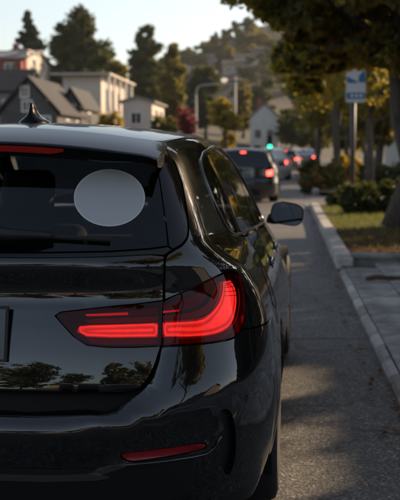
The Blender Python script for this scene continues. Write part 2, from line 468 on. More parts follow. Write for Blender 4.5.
def leafmat(name, a, b, tr=(.25, .22, .02), trw=.45):
    t = NT(name); t.t.nodes.remove(t.b); g = t.n('ShaderNodeNewGeometry')
    c = t.ramp(g.outputs['Random Per Island'], [(0, a), (.75, b), (1, tuple(min(1, q * 1.5) for q in b))])
    d = t.n('ShaderNodeBsdfDiffuse'); t.l(c, d.inputs[0])
    s = t.n('ShaderNodeBsdfTranslucent'); s.inputs[0].default_value = (*tr, 1)
    gl = t.n('ShaderNodeBsdfGlossy'); gl.inputs['Roughness'].default_value = .45; gl.inputs[0].default_value = (.5, .5, .5, 1)
    m = t.n('ShaderNodeMixShader'); m.inputs[0].default_value = trw; t.l(d.outputs[0], m.inputs[1]); t.l(s.outputs[0], m.inputs[2])
    m2 = t.n('ShaderNodeMixShader'); m2.inputs[0].default_value = .05; t.l(m.outputs[0], m2.inputs[1]); t.l(gl.outputs[0], m2.inputs[2])
    t.l(m2.outputs[0], t.out.inputs[0]); MAT[name] = t.m
leafmat('leaf_dark', (.016, .028, .010), (.05, .07, .02), (.13, .13, .02), .32)
leafmat('leaf_street', (.030, .044, .014), (.095, .105, .030), (.55, .42, .04), .5)
leafmat('leaf_gold', (.10, .095, .014), (.24, .18, .025), (.62, .44, .04), .5)
leafmat('leaf_olive', (.045, .05, .014), (.11, .10, .025), (.30, .25, .03), .4)
leafmat('leaf_conifer', (.016, .028, .02), (.035, .055, .035), (.05, .07, .02), .2)
leafmat('leaf_red', (.07, .012, .014), (.15, .025, .025), (.35, .04, .04), .4)
leafmat('leaf_hedge', (.018, .032, .011), (.05, .072, .022), (.15, .17, .03), .3)
leafmat('grass_blade', (.035, .055, .014), (.085, .10, .025), (.22, .24, .04), .35)
leafmat('dry_leaf', (.06, .03, .014), (.20, .10, .04), (.3, .14, .04), .25)
leafmat('flower', (.45, .10, .01), (.7, .22, .02), (.7, .2, .02), .3)
def barkmat():
    t = NT('bark'); tc = t.n('ShaderNodeTexCoord'); mp = t.n('ShaderNodeMapping'); mp.inputs['Scale'].default_value = (14, 14, 3); t.l(tc.outputs['Object'], mp.inputs[0])
    f = t.noise(1, 6, .65, vec=mp.outputs[0]); t.l(t.ramp(f, [(.3, (.035, .03, .026)), (.7, (.12, .105, .09))]), t.b.inputs['Base Color']); t.P(Roughness=.95); t.bump(f, .9, .03); MAT['bark'] = t.m
barkmat()
for nm, a, b in (('wall_cream', (.42, .37, .32), (.50, .44, .38)), ('wall_white', (.48, .47, .45), (.58, .56, .53)), ('wall_grey', (.17, .165, .16), (.22, .21, .20)),
                 ('wall_char', (.05, .05, .052), (.085, .08, .08)), ('wall_red', (.20, .055, .045), (.28, .08, .06)), ('wall_tan', (.34, .27, .21), (.42, .34, .27)), ('wall_pink', (.50, .43, .37), (.58, .50, .43)), ('roof_dark', (.014, .014, .015), (.03, .028, .027)), ('roof_brown', (.09, .065, .05), (.14, .10, .08)), ('roof_grey', (.16, .155, .15), (.22, .21, .20))):
    mottled(nm, a, b, 1.3, .85, .25, 30)
plain('trim_white', (.68, .66, .62), .6); plain('door_paint', (.14, .07, .045), .5)
t = NT('house_glass'); t.P(Base_Color=(.02, .024, .028), Roughness=.06); MAT['house_glass'] = t.m
plain('pole_metal', (.06, .06, .06), .5, .3); plain('pole_grey', (.30, .29, .275), .6); plain('sign_white', (.55, .60, .64), .4); plain('sign_blue', (.03, .15, .33), .4); plain('sign_text', (.62, .68, .72), .5)
mottled('wood_dead', (.05, .03, .018), (.12, .075, .045), 20, .9, .5, 60)

GX = .616                                                # gutter line of the right kerb
def bend(y): return .0016 * np.maximum(np.asarray(y, float) - 50, 0) ** 2    # the street curves gently to the right beyond 50 m
def ground_z(x, y):
    x = np.asarray(x, float); y = np.asarray(y, float)
    z = np.zeros(np.broadcast(x, y).shape) - .03
    left = np.clip((-12 - x + bend(y)) * .17, 0, 6.5) * sstep(y, 12, 70); z = z + left
    z = z + np.clip(y - 150, 0, 120) * .012
    z = z + np.exp(-(((y - 440) / 105) ** 2)) * (17 + 27 * np.exp(-((x + 4) / 44) ** 2) + 2.5 * np.sin(x / 19 + .4)) * sstep(np.abs(x + 95), 420, 150)
    z = z + np.clip((x - 14) * .05, 0, 3) * sstep(y, 30, 80)
    return z
def sstep(x, a, b):
    t = np.clip((x - a) / (b - a), 0, 1); return t * t * (3 - 2 * t)
xs = np.concatenate([np.linspace(-600, -60, 40), np.linspace(-56, 40, 60), np.linspace(46, 600, 40)])
ys = np.concatenate([np.linspace(-300, -40, 12), np.linspace(-30, 160, 70), np.linspace(166, 1400, 90)])
XX, YY = np.meshgrid(xs, ys); ZZ = ground_z(XX, YY)
V = np.stack([XX.ravel(), YY.ravel(), ZZ.ravel()], 1); nx = len(xs)
F = [(j * nx + i, j * nx + i + 1, (j + 1) * nx + i + 1, (j + 1) * nx + i) for j in range(len(ys) - 1) for i in range(nx - 1)]
tag(link('terrain', np_mesh('terrain', V, F, True), MAT['terrain']), kind='structure')
# road: strip following the bend
def strip(name, edges, z, mat):
    V = []; F = []
    for i, (y, a, b) in enumerate(edges): V += [(a, y, z), (b, y, z)]
    for i in range(len(edges) - 1): F.append((2 * i, 2 * i + 1, 2 * i + 3, 2 * i + 2))
    return tag(link(name, np_mesh(name, V, F), MAT[mat]), kind='structure')
yr = np.concatenate([np.linspace(-60, 50, 12), np.linspace(55, 150, 24)])
strip('road', [(y, -9.6 + float(bend(y)), (GX if y < 60 else GX + float(bend(y)) + 1.0)) for y in yr], 0.0, 'asphalt')
# side street opening to the right
strip('side_street', [(24.4, GX - .02, 40), (31.0, GX - .02, 40)], -.004, 'asphalt')
# far verge pavement right and left pavement
strip('left_pavement', [(y, -12 + float(bend(y)), -9.8 + float(bend(y))) for y in yr], .12, 'slab_concrete')
strip('left_kerb', [(y, -9.81 + float(bend(y)), -9.6 + float(bend(y))) for y in yr], .124, 'kerb_concrete')
mottled('tar', (.020, .020, .021), (.035, .034, .034), 14, .6, .3, 80)
def seam_strip(name, pts, w):
    P = chaikin(np.array(pts, float), 2, False); T = np.gradient(P, axis=0); T /= np.linalg.norm(T, axis=1)[:, None]; n_ = np.stack([-T[:, 1], T[:, 0]], 1)
    ww = w * (1 + .35 * np.sin(np.arange(len(P)) * 2.3))[:, None]; V = np.vstack([np.c_[P - n_ * ww, np.full(len(P), .0035)], np.c_[P + n_ * ww, np.full(len(P), .0035)]]); m = len(P)
    tag(link(name, np_mesh(name, V, [(i, i + 1, m + i + 1, m + i) for i in range(m - 1)]), MAT['tar']), kind='structure')
seam_strip('road_seam', [(-4, 7.5), (-2, 7.42), (-.6, 7.48), (0, 7.40), (.35, 7.46), (.60, 7.43)], .007)
# ---- right kerb, stone by stone
kerb = tag(empty('kerb', (0, 0, 0)), kind='structure')
rng = random.Random(4)
def kerb_mesh(L, w, h, low=False):
    bm = bmesh.new()
    prof = [(0, -.1), (0, h - .02), (.008, h - .006), (.022, h), (w, h), (w, -.1)] if not low else [(0, -.1), (0, h * .4), (.02, h * .8), (.05, h), (w, h), (w, -.1)]
    a = [bm.verts.new((x, -L / 2 + .004, z)) for x, z in prof]; b = [bm.verts.new((x, L / 2 - .004, z)) for x, z in prof]
    for i in range(len(prof) - 1): bm.faces.new((a[i], b[i], b[i + 1], a[i + 1]))
    bm.faces.new(a); bm.faces.new(list(reversed(b)))
    bmesh.ops.recalc_face_normals(bm, faces=bm.faces)
    return bm_mesh(bm, 'kerb_stone')
KS = kerb_mesh(1.2, .17, .14); KL = kerb_mesh(.9, .06, .055, True)
y = 12.75
while y < 23.6:
    link('kerb_stone', KS, MAT['kerb_concrete'], kerb, loc=(GX + rng.uniform(-.004, .004), y, rng.uniform(-.004, .004))); y += 1.2
y = 2.0
while y < 11.6:
    link('kerb_stone', KL, MAT['kerb_concrete'], kerb, loc=(GX + rng.uniform(-.004, .004), y, rng.uniform(-.003, .003))); y += .9
# cross kerb closing the planting bed at the driveway
KC = kerb_mesh(1.2, .2, .15)
for k in range(4):
    o = link('kerb_stone', KC, MAT['kerb_concrete'], kerb, loc=(GX + .78 + 1.2 * k, 11.92, 0)); o.rotation_euler = (0, 0, math.radians(90)); o.location.y += .2
# rounded corner stone
box('kerb_stone', (GX + .09, 12.02, .05), (.19, .22, .15), MAT['kerb_concrete'], kerb, .02)
for k in range(12):
    a0 = k / 12
    o = link('kerb_stone', KS, MAT['kerb_concrete'], kerb, loc=(GX + .3, 32.5 + 1.2 * k, 0))
# low concrete block at the crossing
tag(box('kerb_ramp', (GX + .12, 23.95, .055), (.5, .55, .11), MAT['kerb_concrete'], None, .02), kind='structure')
# ---- driveway slabs
drive = tag(empty('driveway', (0, 0, 0)), kind='structure')
link('joint_bed', np_mesh('joint_bed', [(GX + .05, 1, .035), (4.5, 1, .035), (4.5, 11.9, .035), (GX + .05, 11.9, .035)], [(0, 1, 2, 3)]), MAT['joint'], drive)
def slab(w, l):
    bm = bmesh.new(); box_bm(bm, (0, 0, 0), (w, l, .05), .005, seg=1); return bm_mesh(bm, 'slab')
x = GX + .068
for w, l in ((.36, .92), (.30, .62), (.30, .62), (.46, .92), (.46, .92), (.46, .92), (.46, .92)):
    ms = slab(w - .012, l - .012); y = 1.2 + rng.uniform(0, .5)
    while y < 11.85 - l / 2:
        o = link('slab', ms, MAT['slab_concrete'], drive, loc=(x + w / 2, y + l / 2 - .1, .032 + rng.uniform(-.004, .004)))
        o.rotation_euler = (rng.uniform(-.006, .006), rng.uniform(-.006, .006), rng.uniform(-.004, .004)); y += l
    x += w
# ---- planting bed (soil) and lawn
tag(link('planting_bed', np_mesh('planting_bed', [(GX + .16, 12.1, .10), (9, 12.1, .10), (9, 23.9, .10), (GX + .16, 23.9, .10)], [(0, 1, 2, 3)]), MAT['soil']), kind='structure')
tag(link('far_bed', np_mesh('far_bed', [(GX + .45, 31.6, .08), (14, 31.6, .08), (14, 75, .08), (GX + 1.2, 75, .08)], [(0, 1, 2, 3)]), MAT['soil']), kind='structure')
tag(link('right_verge', np_mesh('right_verge', [(4.5, -40, .04), (9.5, -40, .04), (9.5, 12.1, .04), (4.5, 12.1, .04)], [(0, 1, 2, 3)]), MAT['terrain']), kind='structure')
tag(link('side_pavement', np_mesh('side_pavement', [(GX + .05, -40, .05), (4.5, -40, .05), (4.5, 1.0, .05), (GX + .05, 1.0, .05)], [(0, 1, 2, 3)]), MAT['slab_concrete']), kind='structure')
R_ = np.random.RandomState(11)
def blades(name, n, x0, x1, y0, y1, z, h, mat, dens=None):
    x = R_.uniform(x0, x1, n); y = R_.uniform(y0, y1, n)
    if dens is not None: k = R_.rand(n) < dens(x, y); x = x[k]; y = y[k]
    n = len(x); a = R_.uniform(0, 6.28, n); hh = h * R_.uniform(.5, 1.2, n); w = .006
    lx = R_.normal(0, .35, n) * hh; ly = R_.normal(0, .35, n) * hh
    V = np.stack([np.stack([x - w * np.cos(a), y - w * np.sin(a), 0 * x + z], 1), np.stack([x + w * np.cos(a), y + w * np.sin(a), 0 * x + z], 1), np.stack([x + lx, y + ly, z + hh], 1)], 1).reshape(-1, 3)
    return tag(link(name, np_mesh(name, V, np.arange(3 * n).reshape(-1, 3)), MAT[mat]), {'lawn_grass': 'short green lawn grass growing in the kerbside bed'}.get(name, 'sparse grass'), 'grass', kind='stuff')
blades('lawn_grass', 30000, GX + .2, 6, 13.0, 23.8, .10, .07, 'grass_blade', lambda x, y: np.clip(.10 + (y - 13.5) * .22 - (x > 3) * .2 + .25 * np.sin(x * 3 + y * 1.7), .04, 1))
def flat_leaves(name, label, n, x0, x1, y0, y1, z, s, mat):
    x = R_.uniform(x0, x1, n); y = R_.uniform(y0, y1, n); a = R_.uniform(0, 6.28, n); ss = s * R_.uniform(.5, 1.3, n)
    tx = R_.normal(0, .35, n); ty = R_.normal(0, .35, n); V = []
    for q in range(4):
        dx = np.cos(a + q * math.pi / 2) * ss * (1 if q % 2 == 0 else .55); dy = np.sin(a + q * math.pi / 2) * ss * (1 if q % 2 == 0 else .55)
        V.append(np.stack([x + dx, y + dy, z + .012 + np.abs(dx * tx + dy * ty)], 1))
    V = np.stack(V, 1).reshape(-1, 3)
    return tag(link(name, np_mesh(name, V, np.arange(4 * n).reshape(-1, 4)), MAT[mat]), label, 'leaves', kind='stuff')
flat_leaves('leaf_litter', 'brown fallen leaves covering the kerbside planting bed', 9000, GX + .2, 6, 12.15, 16.5, .10, .035, 'dry_leaf')
flat_leaves('gutter_leaves', 'scattered dry leaves lying along the gutter', 420, GX - .16, GX - .01, 3.5, 24, .0, .022, 'dry_leaf')
flat_leaves('driveway_leaves', 'scattered dry leaves lying on the driveway slabs', 160, GX + .1, GX + 2.2, 4, 11.8, .055, .022, 'dry_leaf')

# ------------------------------------------------------------------ trees
def leaf_quads(C, S, rs, flat=0.0, droop=0.0):
    n = len(C); d = rs.normal(size=(n, 3)); d[:, 2] *= (1 - flat); d /= np.linalg.norm(d, axis=1)[:, None] + 1e-9
    e = rs.normal(size=(n, 3)); e -= d * (e * d).sum(1)[:, None]; e /= np.linalg.norm(e, axis=1)[:, None] + 1e-9
    S = S[:, None]; V = np.stack([C - d * S, C + e * S * .5, C + d * S, C - e * S * .5], 1).reshape(-1, 3)
    return V, np.arange(4 * n).reshape(-1, 4)
def crown_points(rs, n, blobs):
    """blobs: list of (center, radius xyz, weight): clumps scattered in each, leaves around the clumps"""
    out = []
    W = np.array([b[2] for b in blobs], float); W /= W.sum()
    for (c, r, w), k in zip(blobs, W):
        m = int(n * k); nc = max(6, int(m / 48))
        q = rs.normal(size=(nc, 3)); q /= np.linalg.norm(q, axis=1)[:, None]; q *= (rs.uniform(.25, 1, nc) ** .45)[:, None]
        cc = np.array(c) + q * np.array(r); i = rs.randint(0, nc, m)
        sz = .24 * np.mean(r) * rs.uniform(.6, 1.3, nc)
        out.append(cc[i] + rs.normal(size=(m, 3)) * sz[i][:, None] * np.array([.62, .62, .42]))
    return np.vstack(out)
def tree(name, label, x, y, top, trunk_r, blobs, n, leaf, mat, seed, group=None, base=None, lean=(0, 0), fork=.45, limbs=9):
    rs = np.random.RandomState(seed); zb = float(ground_z(x, y)) if base is None else base
    t = empty(name, (x, y, zb), 0, label, 'tree', group)
    hgt = top - zb
    P = np.array([[lean[0] * s + rs.normal(0, .012) * hgt * (s > 0), lean[1] * s + rs.normal(0, .012) * hgt * (s > 0), hgt * .86 * s] for s in np.linspace(0, 1, 9)])
    Rr = trunk_r * (1.0 - .8 * np.linspace(0, 1, 9)); Rr[0] *= 1.45; Rr[1] *= 1.06
    L = [(P, Rr)]
    rb = [b for b in blobs]
    for i in range(limbs):
        b = rb[i % len(rb)]; c = np.array(b[0]) - (x, y, zb); e = c + rs.normal(size=3) * np.array(b[1]) * .5
        s = fork + rs.uniform(0, .35); s = min(s, .95); s0 = np.array([np.interp(s, np.linspace(0, 1, 9), P[:, k]) for k in range(3)])
        if e[2] < s0[2] + .1: s0[2] = max(.25 * hgt, min(s0[2], e[2] - .1))
        mid = .5 * (s0 + e) + rs.normal(size=3) * .06 * hgt * .5 + (0, 0, .04 * hgt)
        q = np.linspace(0, 1, 6)[:, None]; Q = (1 - q) ** 2 * s0 + 2 * q * (1 - q) * mid + q ** 2 * e
        L.append((Q, trunk_r * .42 * (1 - .85 * np.linspace(0, 1, 6))))
    link('trunk', tubes_mesh('trunk', L, 8), MAT['bark'], t)
    C = crown_points(rs, n, blobs) - np.array([x, y, zb])
    V, F = leaf_quads(C, leaf * rs.uniform(.6, 1.25, len(C)), rs)
    link('crown', np_mesh('crown', V, F), MAT[mat], t)
    return t
K = 1 / F_PX
def at(px, py, d): return ((px - 283) * K * d, d, H_CAM + (150 - py) * K * d)     # photo pixel at street distance d
def far_tree(name, label, px, top, bot, hw, d, mat, seed, n=5000, leaf=.3, shape='round', group=None):
    x, y, zt = at(px, top, d); _, _, zb = at(px, bot, d); r = hw * K * d; h = zt - zb
    rs = np.random.RandomState(seed); blobs = []
    if shape == 'round':
        for k in range(9):
            a = rs.uniform(0, 6.28); q = rs.uniform(.1, .62); s = rs.uniform(.12, .85)
            wd = math.sin(math.pi * min(1, s * .8 + .18)) ** .6
            blobs.append(((x + r * q * wd * math.cos(a), y + r * q * wd * math.sin(a), zb + h * s), (r * .5, r * .5, h * .17), 1))
    elif shape == 'column':
        for k in range(8):
            s = (k + .4) / 8; wd = (math.sin(math.pi * (.12 + .8 * s)) ** .6) * (1 - .35 * s)
            blobs.append(((x + rs.normal(0, .12) * r, y, zb + h * s), (r * wd, r * wd, h * .1), wd))
    else:
        for k in range(13):
            s = k / 13; wd = (1 - s) * .95 + .05
            for j in range(4 if k < 9 else 2):
                a = rs.uniform(0, 6.28); blobs.append(((x + r * wd * .5 * math.cos(a), y + r * wd * .5 * math.sin(a), zb + h * s + .03 * h), (r * wd * .75, r * wd * .75, h * .045), wd + .08))
    return tree(name, label, x, y, zt, max(.12, r * .09), blobs, n, leaf, mat, seed, group, fork=.3, limbs=8)
# the big street tree whose crown hangs over the kerb
bx, by = 1.80, 17.0
rs0 = np.random.RandomState(5); bl = []
for cx_, cy_, cz_, r_ in ((1.6, 17.2, 6.8, 1.7), (-.2, 17.0, 5.3, 1.0), (.5, 16.0, 4.6, .9), (2.8, 16.0, 4.8, 1.1), (1.9, 17.6, 4.0, .9), (.15, 18.2, 4.2, .8), (3.2, 18.5, 4.4, 1.2), (1.1, 15.6, 3.9, .7), (2.4, 15.4, 3.6, .7), (.7, 17.4, 3.3, .55), (1.2, 18.6, 3.2, .6), (2.9, 17.2, 3.3, .6), (-.35, 16.3, 3.75, .55), (.35, 17.0, 2.75, .38), (1.5, 16.6, 2.9, .45), (.42, 17.6, 2.42, .30), (.05, 17.2, 2.85, .34), (1.95, 16.6, 2.75, .40), (2.3, 17.5, 2.5, .45), (.75, 18.0, 2.85, .30), (-.45, 17.0, 4.4, .6), (-.75, 17.4, 5.0, .6), (.2, 16.4, 3.3, .45)):
    bl.append(((cx_, cy_, cz_), (r_, r_, r_ * .7), r_ ** 2))
tree('street_tree', 'big dark leafy street tree with thick bare trunk rising from the leaf-strewn bed', bx, by, 8.4, .17, bl, 90000, .085, 'leaf_street', 5, base=.09, lean=(.1, 0), fork=.36, limbs=15)
def street_tree(label, x, y, h, r, low, mat, seed, n=9000, leaf=.11, tr=.13, ltr='street_tree', grp=None):
    rs = np.random.RandomState(seed); bl = []
    for k in range(11):
        a = rs.uniform(0, 6.28); q = rs.uniform(.1, .7) * r; z = low + (h - low) * rs.uniform(.15, .9)
        bl.append(((x + q * math.cos(a), y + q * math.sin(a), z), (r * .5, r * .5, (h - low) * .16), 1))
    return tree(ltr, label, x, y, h, tr, bl, n, leaf, mat, seed, grp, base=.07, fork=.35, limbs=10)
street_tree('slim golden-leaved tree with dark trunk just behind the bus stop sign', 1.75, 37, 7.6, 2.2, 2.6, 'leaf_gold', 21, 11000, .10)
street_tree('olive-leaved street tree with slim trunk next beyond the golden tree', 2.3, 46, 8.5, 2.6, 3.0, 'leaf_street', 22, 9000, .12)
street_tree('yellowing street tree in the bed where the street starts to bend', 3.4, 57, 8.5, 2.6, 2.6, 'leaf_gold', 23, 8000, .14)
street_tree('leafy green street tree on the far corner of the side street', 2.7, 33.6, 7.0, 1.9, 1.95, 'leaf_street', 27, 13000, .09)
street_tree('thin green street tree between the yellowing trees', 1.7, 52, 8.0, 2.0, 2.0, 'leaf_street', 28, 9000, .12)
street_tree('dark street tree beside the bend of the street', 5.4, 70, 9, 3.0, 2.8, 'leaf_street', 24, 8000, .16)
street_tree('dense green tree in front of the white house on the side street', 6.2, 39.5, 4.8, 1.9, 1.2, 'leaf_dark', 25, 11000, .11)
street_tree('wide dark tree over the side street corner', 7.2, 21.8, 10.0, 2.8, 2.6, 'leaf_street', 26, 24000, .12)
# trees that stand beside and behind the viewer, seen in the car's paint
street_tree('leafy street tree beside the driveway, mirrored in the car flank', 4.2, 6.2, 9.0, 2.8, 4.4, 'leaf_street', 31, 22000, .10)
street_tree('golden tree beside the driveway mouth, mirrored in the car windows', 6.6, 16.8, 10.5, 2.4, 2.6, 'leaf_gold', 32, 22000, .10)
street_tree('street tree on the pavement behind the estate car', 3.6, -3.5, 9, 3.0, 4.2, 'leaf_street', 33, 16000, .13)
street_tree('broad dark tree at the end of the street behind the estate car', -2.5, -52, 10, 4.6, 2.0, 'leaf_dark', 34, 7000, .22, .25)
street_tree('dark garden tree across the street behind the estate car', -13.5, -22, 9, 3.4, 2.0, 'leaf_dark', 35, 7000, .18, .2)
street_tree('tall garden tree across the street beside the cream bungalow', -14.5, -38, 11, 4.0, 2.0, 'leaf_olive', 36, 7000, .2, .2)
for k, (lb, x_, y_, h_, r_, m_) in enumerate((('bushy dark tree far behind the estate car on the left kerb', -9, -44, 12, 4.5, 'leaf_dark'), ('broad olive tree far behind the estate car on the right kerb', 5.5, -40, 11, 4.2, 'leaf_olive'), ('dark tree behind the estate car beside the grey bungalow', 8.5, -28, 9, 3.4, 'leaf_street'),
        ('low golden tree across the street behind the estate car', -12, -13, 6.5, 2.6, 'leaf_gold'), ('tall dark tree left of the pale house behind the estate car', -17, -62, 15, 6, 'leaf_dark'), ('tall dark tree right of the pale house behind the estate car', 13, -60, 14, 6, 'leaf_dark'))):
    street_tree(lb, x_, y_, h_, r_, .8, m_, 130 + k, 9000, .12 + r_ * .04, .2)
def cypress(y, ry, seed):  # unseen row added to shade the street; its gaps cast the sun streaks
    rs = np.random.RandomState(seed); x = 9.5; h = rs.uniform(8.4, 9.6); bl = [((x + rs.normal(0, .08), y, .6 + (h - 1) * (k + .5) / 9), (.8 * (1 - .3 * (k / 9) ** 2), ry, (h / 9) * .62), 1) for k in range(9)]
    tree('added_shade_cypress', 'dark columnar cypress in the dense row along the tan house', x, y, h, .12, bl, int(9000 * ry / .7), .12, 'leaf_conifer', seed, 'cypress row beside the tan house', base=.05, limbs=4)
for k, (y_, ry_) in enumerate(((3.9, .7), (5.3, .7), (6.7, .7), (8.1, .7), (9.5, .7), (10.8, .7), (11.75, .55), (13.25, .13), (15.15, .62), (16.3, .7), (17.7, .7), (19.05, .62), (21.3, .62), (22.7, .7))): cypress(y_, ry_, 300 + k)
street_tree('leafy street tree over the driveway kerb, mirrored in the car shoulder', 3.6, 11.6, 9.5, 2.6, 4.6, 'leaf_street', 37, 20000, .10)
street_tree('tall dark green tree added out of view in front of the white house gable', 9.6, 41, 7.6, 2.8, .6, 'leaf_dark', 38, 20000, .14, .2)  # added out of view to darken the reflection in the rear pillar
street_tree('second tall tree beside the white house, right of the bus stop', 13.5, 44, 8.5, 3.0, .6, 'leaf_street', 39, 16000, .15, .2)  # another unseen tree added to cover the bright pillar reflection
# trees closing the view behind the right-hand gardens
for k, (lb, x_, y_, h_, r_, m_) in enumerate((('dark evergreen tree behind the white house roof', 8.5, 64, 10, 3.6, 'leaf_dark'), ('olive tree between the white house and the bend', 5.0, 84, 10, 3.4, 'leaf_olive'), ('broad dark tree on the outside of the bend', 9.5, 92, 12, 4.5, 'leaf_dark'),
        ('golden tree low behind the bend of the street', 7.0, 108, 9, 3.4, 'leaf_gold'), ('dense dark tree at the right end of the bend', 14, 120, 13, 5, 'leaf_dark'), ('tall olive tree behind the right-hand gardens', 15, 84, 12, 4.2, 'leaf_olive'), ('dark tree filling the skyline over the bend', 3.5, 138, 11, 4.5, 'leaf_dark'), ('leafy tree beside the white house front garden', 3.9, 44.5, 6.5, 1.7, 'leaf_street'))):
    street_tree(lb, x_, y_, h_, r_, .9, m_, 80 + k, 10000, .10 + r_ * .045, .2)
# hillside trees
far_tree('conifer_tree', 'tall narrow dark conifer standing behind the red walled house', 28, 11, 95, 27, 140, 'leaf_conifer', 41, 30000, .36, 'cone')
far_tree('broadleaf_tree', 'big round dark tree rising behind the flat roofed house', 77, 10, 108, 35, 125, 'leaf_dark', 42, 26000, .30)
far_tree('broadleaf_tree', 'low olive tree to the right of the big round tree', 112, 58, 112, 17, 118, 'leaf_olive', 43, 9000, .28)
far_tree('broadleaf_tree', 'dark bushy tree between the conifer and the big round tree', 47, 62, 110, 16, 132, 'leaf_dark', 44, 9000, .3)
far_tree('broadleaf_tree', 'tall dark tree with narrow top behind the yellow poplar', 148, 29, 120, 21, 150, 'leaf_dark', 45, 16000, .34, 'column')
far_tree('broadleaf_tree', 'dark tree filling the gap behind the small bungalow', 160, 58, 128, 16, 160, 'leaf_dark', 46, 9000, .36)
far_tree('poplar_tree', 'yellowish green columnar tree sunlit above the small bungalow', 172, 46, 122, 13, 115, 'leaf_olive', 47, 12000, .26, 'column')
far_tree('maple_tree', 'small red leaved maple beside the street lamp', 186, 95, 140, 12, 92, 'leaf_red', 48, 5000, .15)
far_tree('broadleaf_tree', 'round yellow leaved tree beside the utility pole', 224, 97, 150, 20, 84, 'leaf_gold', 49, 8000, .15)
far_tree('broadleaf_tree', 'dark green tree behind the round yellow tree', 206, 66, 140, 20, 150, 'leaf_dark', 50, 12000, .34)
far_tree('broadleaf_tree', 'dull olive tree behind the utility pole top', 243, 78, 140, 15, 170, 'leaf_olive', 51, 5000, .32)
far_tree('broadleaf_tree', 'dark tree left of the white gabled house, under the hill', 262, 76, 140, 16, 210, 'leaf_dark', 52, 5000, .4)
far_tree('broadleaf_tree', 'dark tree right of the white gabled house at the bend', 292, 88, 150, 17, 150, 'leaf_dark', 53, 5000, .3)
far_tree('broadleaf_tree', 'olive tree at the far end of the bending street', 318, 96, 152, 22, 165, 'leaf_olive', 54, 5500, .32)
rs1 = np.random.RandomState(9)
hill_l = ['dark round tree on the ridge of the far hill', 'olive tree scattered on the slope of the far hill']
for i in range(44):
    px = 150 + i * 3.6 + rs1.uniform(-3, 3); d = rs1.uniform(310, 430); x = (px - 283) * K * d; zg = float(ground_z(x, d)); r = rs1.uniform(2.2, 4.6)
    bl = [((x + rs1.normal(0, .45) * r, d + rs1.normal(0, .4) * r, zg + r * rs1.uniform(.5, 1.7)), (r * .55, r * .55, r * .42), 1) for _ in range(6)]
    tree('hill_tree', hill_l[i % 2], x, d, zg + r * 1.9, .35, bl, 900, .75, ('leaf_dark', 'leaf_olive')[i % 2], 200 + i, ('trees on the far hill', 'olive trees on the far hill')[i % 2], limbs=4)
# ------------------------------------------------------------------ shrubs and hedges
def shrub(name, label, blobs, n, leaf, mat, seed, flowers=0, group=None):
    rs = np.random.RandomState(seed); c0 = np.array(blobs[0][0]); zb = c0[2] - blobs[0][1][2]; o0 = np.array([c0[0], c0[1], zb])
    t = empty(name, tuple(o0), 0, label, 'shrub', group)
    L = []
    for b in blobs:
        for k in range(3):
            s = (b[0] - o0) * np.array([.7, .7, 0]) + rs.normal(0, .05, 3) * (1, 1, 0); e = (b[0] - o0) + rs.normal(size=3) * np.array(b[1]) * .5
            L.append((np.array([s, .5 * (s + e) + rs.normal(0, .04, 3), e]), [.018, .012, .005]))
    link('stems', tubes_mesh('stems', L, 5), MAT['bark'], t)
    C = crown_points(rs, n, blobs) - o0; C[:, 2] = np.maximum(C[:, 2], .01)
    V, F = leaf_quads(C, leaf * rs.uniform(.6, 1.3, len(C)), rs); link('foliage', np_mesh('foliage', V, F), MAT[mat], t)
    if flowers:
        i = rs.randint(0, len(C), flowers); q = C[i] + (0, 0, .05) + rs.normal(size=(flowers, 3)) * .04
        V, F = leaf_quads(q, np.full(flowers, leaf * 1.3), rs); link('flowers', np_mesh('flowers', V, F), MAT['flower'], t)['kind'] = 'stuff'
    return t
def hb(px, py_t, py_b, hw, d):
    x, y, zt = at(px, py_t, d); zb = at(px, py_b, d)[2]; r = hw * K * d
    return ((x, y, max(.1 + (zt - .1) * .5, .5 * (zt + zb))), (r, r * .9, max(.15, (zt - zb) * .5)), r)
def hedge(label, lst, d, n, leaf, mat, seed, flowers=0):
    return shrub('shrub', label, [hb(*q, d + k * .25) for k, q in enumerate(lst)], n, leaf, mat, seed, flowers)
hedge('clipped dark green hedge behind the street tree trunk', [(350, 187, 222, 12), (366, 184, 222, 13), (384, 185, 222, 13), (402, 184, 224, 13), (420, 184, 224, 13)], 20.5, 16000, .035, 'leaf_hedge', 61)
hedge('low brownish shrub at the end of the kerb by the crossing', [(334, 196, 216, 8), (342, 192, 216, 9)], 23.2, 5000, .03, 'leaf_hedge', 62)
hedge('yellow-green bush on the far corner of the side street', [(322, 168, 196, 10), (333, 164, 196, 10)], 34.5, 6000, .05, 'leaf_olive', 63)
hedge('bush with orange flowers on the far street corner', [(306, 178, 196, 7), (314, 176, 196, 7)], 33.5, 4500, .045, 'leaf_hedge', 64, 160)
hedge('golden bush left of the bus stop in the far bed', [(340, 158, 186, 9), (352, 160, 186, 9)], 40, 5000, .06, 'leaf_gold', 65)
hedge('dark bush in the far bed below the white house', [(366, 166, 192, 11), (384, 165, 192, 12), (402, 165, 192, 12)], 36, 7000, .055, 'leaf_hedge', 66)
hedge('small rounded bush in the far bed next to the bend', [(305, 163, 178, 6), (312, 160, 178, 6)], 50, 3000, .07, 'leaf_olive', 67)
hedge('yellow-green bush in front of the small bungalow', [(160, 116, 140, 9), (170, 118, 140, 8)], 80, 3500, .12, 'leaf_olive', 68)
hedge('bush below the flat roofed house', [(104, 114, 140, 7), (115, 112, 140, 7)], 78, 3500, .12, 'leaf_gold', 69)
